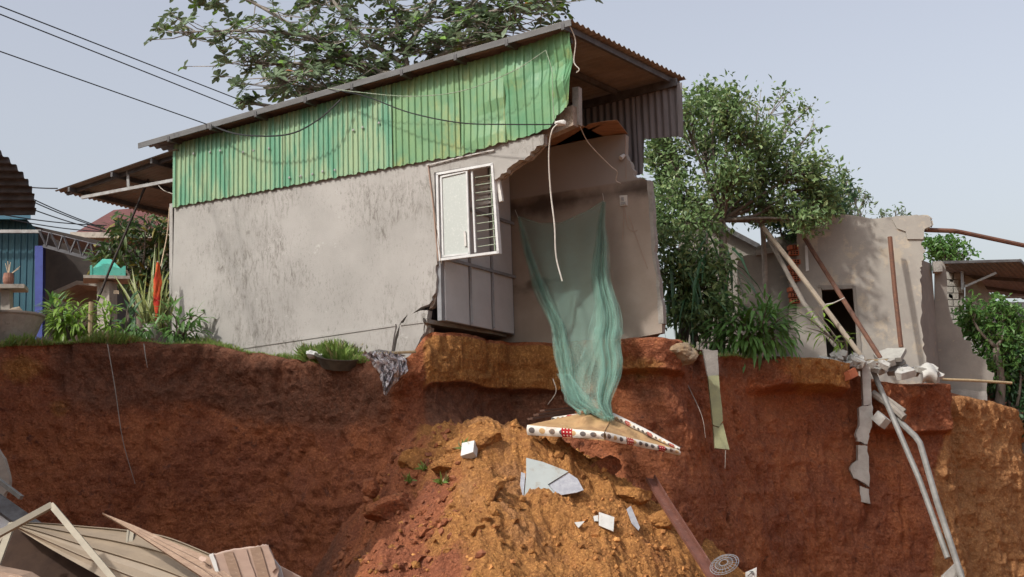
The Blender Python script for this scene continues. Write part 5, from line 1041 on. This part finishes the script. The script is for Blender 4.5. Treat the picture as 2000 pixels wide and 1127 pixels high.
tree('wall_bush', 'green leafy bush in front of the open shed behind the stepped wall', 'bush', (*at(1950, 800, 30.6).xy, 3.6), at(1945, 680, 30.6), cl([(1900, 625, 26, 26), (1955, 610, 36, 28), (1990, 640, 36, 36), (1930, 660, 44, 30), (1980, 690, 44, 34), (1945, 720, 30, 30), (1890, 600, 16, 18)], 30.8, .3), 'leaf_mid', .13, .07, 13, 60, group='bushes at the right edge', droop=.35)
tree('low_bush', 'dark lower bush spilling beside the tan cliff end', 'bush', (*at(1990, 900, 30.8).xy, 2.), at(1985, 800, 30.8), cl([(1965, 765, 30, 26), (1995, 750, 34, 40), (2005, 820, 26, 40), (1995, 700, 40, 40)], 30.9, .2), 'leaf_dark', .13, .07, 13, 60, group='bushes at the right edge', droop=.35)
# ---- strap leaved plant
sp_ = thing('strap_plant', 'tall plant with long dark drooping strap leaves beside the broken room wall', 'plant', (*at(1370, 660, 25.6).xy, PZ - .1))
stems = [(1340, 470), (1380, 455), (1420, 490), (1310, 500), (1400, 540), (1350, 540)]; sm = MB(); pS = protos('strap', 1.0, .075, 'lance', 4, .35)
for x, y in stems: sm.tube([sp_.location + Vector(RNG.normal(size=3) * .1) * 1., at(x, y, 25.8 + RNG.uniform(-.3, .3))], .04, 6, .025)
sm.build('stem', 'bark', sp_)
for x, y in stems:
    for k in range(17):
        a = RNG.uniform(0, 6.28); leafobj(sp_, pS, at(x + RNG.uniform(-8, 8), y + RNG.uniform(-10, 50), 25.7 + RNG.uniform(-.3, .3)), (math.cos(a) * .55, math.sin(a) * .55, RNG.uniform(-1.1, .15)), (math.cos(a) * .6, math.sin(a) * .6, 1), RNG.uniform(.6, 1.05))
tree('undergrowth', 'dark leafy climbers filling the gap behind the broken room wall', 'bush', (*at(1330, 650, 26.2).xy, PZ - .1), at(1330, 560, 26.2), cl([(1310, 520, 36, 40), (1350, 500, 40, 40), (1320, 590, 40, 40), (1390, 560, 40, 44), (1360, 620, 50, 26), (1420, 600, 40, 30), (1300, 470, 30, 30), (1340, 540, 44, 40), (1400, 520, 30, 40)], 25.5, .2), 'leaf_tree', .12, .06, 13, 44, droop=.4)
# ---- fallen branch with long leaves on the edge
def bough(name, label, base, tips, lm, L, W, n, cat='branch', group=None, drp=.3, Ymul=1., sp=.12):
    t = thing(name, label, cat, base, group); w_ = MB(); pr = protos(lm, L, W, 'lance', 3, drp); al = []
    for tip in tips:
        tip = Vector(tip); b0 = Vector(base); m_ = b0.lerp(tip, .5) + Vector((RNG.uniform(-.1, .1), 0, .12)); c = catmull([b0, m_, tip], 5); w_.tube(c, .022, 5, .006)
        for k in range(n):
            f = RNG.uniform(.3, 1); p = c[min(int(f * (len(c) - 1)), len(c) - 1)]; d = (c[-1] - c[-4]).normalized(); a = Vector(RNG.normal(size=3)); al.append((p + a * sp * .5, d * .6 + a * .7 + Vector((0, 0, -.25)), Vector((0, -.3, 1)) + a * .3, RNG.uniform(.65, 1.15)))
    al.sort(key=lambda q: q[0].y)
    for q in al[:290]: leafobj(t, pr, *q)
    if len(al) > 290:
        R = al[290:]; V, Fc = leaves([tuple(q[0]) for q in R], [tuple(q[1]) for q in R], [tuple(q[2]) for q in R], [L * q[3] for q in R], [W * q[3] for q in R], 'lance', drp); mk('foliage', V, Fc, lm, t)['kind'] = 'stuff'
    w_.build('stem', 'bark', t); return t
eb = at(1480, 690, 25.4)
bough('fallen_branch', 'leafy green branch with long leaves lying on the cliff edge before the ruin', eb, [at(x, y, 25.1 + RNG.uniform(-.4, .4)) for x, y in ((1380, 640), (1370, 670), (1410, 620), (1440, 610), (1470, 595), (1500, 590), (1530, 600), (1555, 625), (1560, 660), (1430, 660), (1500, 640), (1530, 650), (1460, 650), (1400, 680), (1450, 625), (1485, 615), (1420, 640), (1545, 610), (1515, 615))], 'leaf_mid', .26, .07, 40, sp=.3)
bough('drooping_spray', 'light green spray of long leaves hanging in front of the dark doorway', at(1655, 690, 26.9), [at(x, y, 26.9 + RNG.uniform(-.2, .2)) for x, y in ((1560, 610), (1585, 600), (1600, 640), (1640, 655), (1630, 670), (1575, 640))], 'leaf_light', .22, .05, 9)
# ---- left garden
tree('mango_tree', 'dark glossy fruit tree growing behind the shrine under the canopy', 'tree', (*at(270, 650, 29.5).xy, PZ - .1), at(268, 560, 29.5), cl([(240, 450, 34, 24), (285, 440, 36, 22), (320, 450, 30, 30), (220, 490, 26, 24), (260, 490, 40, 30), (305, 500, 34, 34), (240, 530, 40, 30), (290, 550, 40, 36), (320, 560, 26, 40), (195, 505, 10, 12)], 29.6, .4), 'leaf_mango', .24, .06, 9, 30, shape='lance', droop=.4)
def shrub(name, label, px, py, Y, tips, lm, L, W, n, cat='shrub', group='garden shrubs on the turf', **k): return bough(name, label, at(px, py, Y), [at(x, y, Y + RNG.uniform(-.3, .3)) for x, y in tips], lm, L, W, n, cat, group, **k)
shrub('light_shrub', 'yellow green leafy shrub growing in front of the shrine pillar', 135, 662, 24.2, ((95, 600), (110, 620), (130, 590), (150, 605), (165, 595), (180, 610), (120, 640), (160, 635), (100, 640), (185, 640)), 'leaf_light', .17, .065, 34)
shrub('spiky_shrub', 'mid green shrub with pointed leaf whorls beside the blue post', 118, 640, 25.2, ((100, 588), (115, 580), (130, 590), (90, 605), (140, 600)), 'leaf_mid', .2, .055, 24)
shrub('pillar_shrub', 'yellow green shrub growing against the shrine pillar', 215, 662, 24.2, ((200, 600), (218, 595), (205, 630), (230, 640), (190, 650)), 'leaf_light', .16, .06, 22)
shrub('corner_shrub', 'leafy green shrub growing at the left corner of the plastered wall', 345, 672, 24.2, ((320, 600), (318, 625), (345, 640), (370, 625), (385, 615), (400, 610), (360, 655), (395, 650), (330, 650)), 'leaf_mid', .2, .065, 22)
shrub('broad_plant', 'dark broad leaved plant between the pillar and the bucket', 245, 655, 24.6, ((235, 600), (255, 590), (250, 615), (270, 610)), 'leaf_dark', .36, .10, 5)
shrub('low_shrub', 'low green shrub in front of the white bucket', 260, 668, 24.0, ((240, 650), (262, 645), (285, 650), (300, 640), (250, 660)), 'leaf_mid', .16, .06, 24)
sn_ = thing('snake_plant', 'clump of tall yellow green blade leaves beside the furled flag', 'plant', at(295, 660, 25.0)); pB = protos('leaf_snake', 1.15, .06, 'lance', 4, .1)
for k in range(46): leafobj(sn_, pB, at(298 + RNG.uniform(-18, 24), 648, 25.0 + RNG.uniform(-.2, .2)), (RNG.uniform(-.55, .45), RNG.uniform(-.3, .3), 1), (RNG.uniform(-1, 1), -1, .2), RNG.uniform(.6, 1.05))
# ---- grass along the lip
def grass(name, label, n, pxr, back, h, seed):
    r = np.random.default_rng(seed); px = r.uniform(*pxr, n); L = np.stack([np.interp(px, CPX, CL[:, k]) for k in range(3)], 1); bk = back * r.random(n) ** 1.5; L[:, 1] += bk
    f = _st(bk, 0, 3.); L[:, 2] = L[:, 2] * (1 - f) + (PZ - .02) * f - .03; cl_ = .35 + .9 * np.clip(fbm(np.c_[L[:, :2], L[:, 2] * 0], 1.6, 3, seed) + .3, 0, 1)
    D = np.c_[r.normal(0, .35, n), r.normal(0, .35, n) - .1, np.ones(n)]; V, Fc = leaves(L, D, r.normal(size=(n, 3)), h * cl_ * r.uniform(.4, 1.3, n), np.full(n, .011), 'rhomb', .3)
    tag(mk(name, V, Fc, 'grass'), label, 'grass', kind='stuff')
grass('turf', 'grass and weeds along the cliff lip before the shrines', 11000, (-40, 430), 1.6, .20, 3)
grass('turf', 'dry grass at the foot of the plastered wall', 900, (400, 580), .35, .16, 4); grass('turf', 'tuft of long grass around the round basin', 4600, (590, 715), .45, .36, 5)
grass('turf', 'sparse weeds on the edge right of the broken room', 700, (1310, 1480), .6, .12, 6)
def tuft(px, py, label):
    p = mpt(px, py); n = 22; P = np.array(p)[None] + RNG.normal(size=(n, 3)) * .02; D = np.c_[RNG.normal(0, .5, n), RNG.normal(-.3, .4, n), np.full(n, .5)]; V, Fc = leaves(P, D, rdir(n), RNG.uniform(.07, .2, n), np.full(n, .009), 'rhomb', .5); tag(mk('grass_tuft', V, Fc, 'grass'), label, 'grass tuft')
tuft(862, 945, 'loose grass tuft on the heap below the orange lumps'); tuft(800, 945, 'small grass tuft on the heap beside the dark lump'); tuft(830, 918, 'tiny green tuft under the tall earth wedge'); tuft(905, 877, 'tiny weed growing beside the white block')
# ---- roots on the face
def root(pts, r, label):
    o = MB().tube(catmull([at(*p) for p in pts], 5), r, 4, r * .5).build('root', 'bark_pale'); tag(o, label, 'root', 'roots hanging on the cliff')
root([(210, 672, 22.7), (225, 760, 22.4), (240, 860, 22.1), (264, 945, 21.9)], .010, 'long thin root hanging down the shaded left cliff')
root([(281, 672, 23.1), (284, 695, 22.9), (288, 718, 22.85)], .012, 'short root hanging from the lip below the bucket')
root([(1080, 740, 23.0), (1086, 765, 22.9), (1070, 790, 22.9)], .010, 'curved root beside the edge of the mosquito net'); root([(1340, 745, 23.3), (1370, 810, 22.9), (1378, 855, 22.8)], .008, 'thin root left of the olive painted strip')
root([(1417, 880, 23.0), (1416, 915, 22.95)], .008, 'fine root below the olive painted strip')
mat('tan_rock', (.30, .20, .115), (.20, .16, .12), sc=3, bump=.7, bsc=20, bd=.03, rough=.95, spec=.1)
bp = at(1310, 672, 22.7); o = chunk('boulder', bp - Vector((0, -.1, .2)), (.44, .3, .24), 'tan_rock', seed=21, sub=4, rough=.42); tag(o, 'tan and grey boulder under the corner of the broken room', 'boulder')
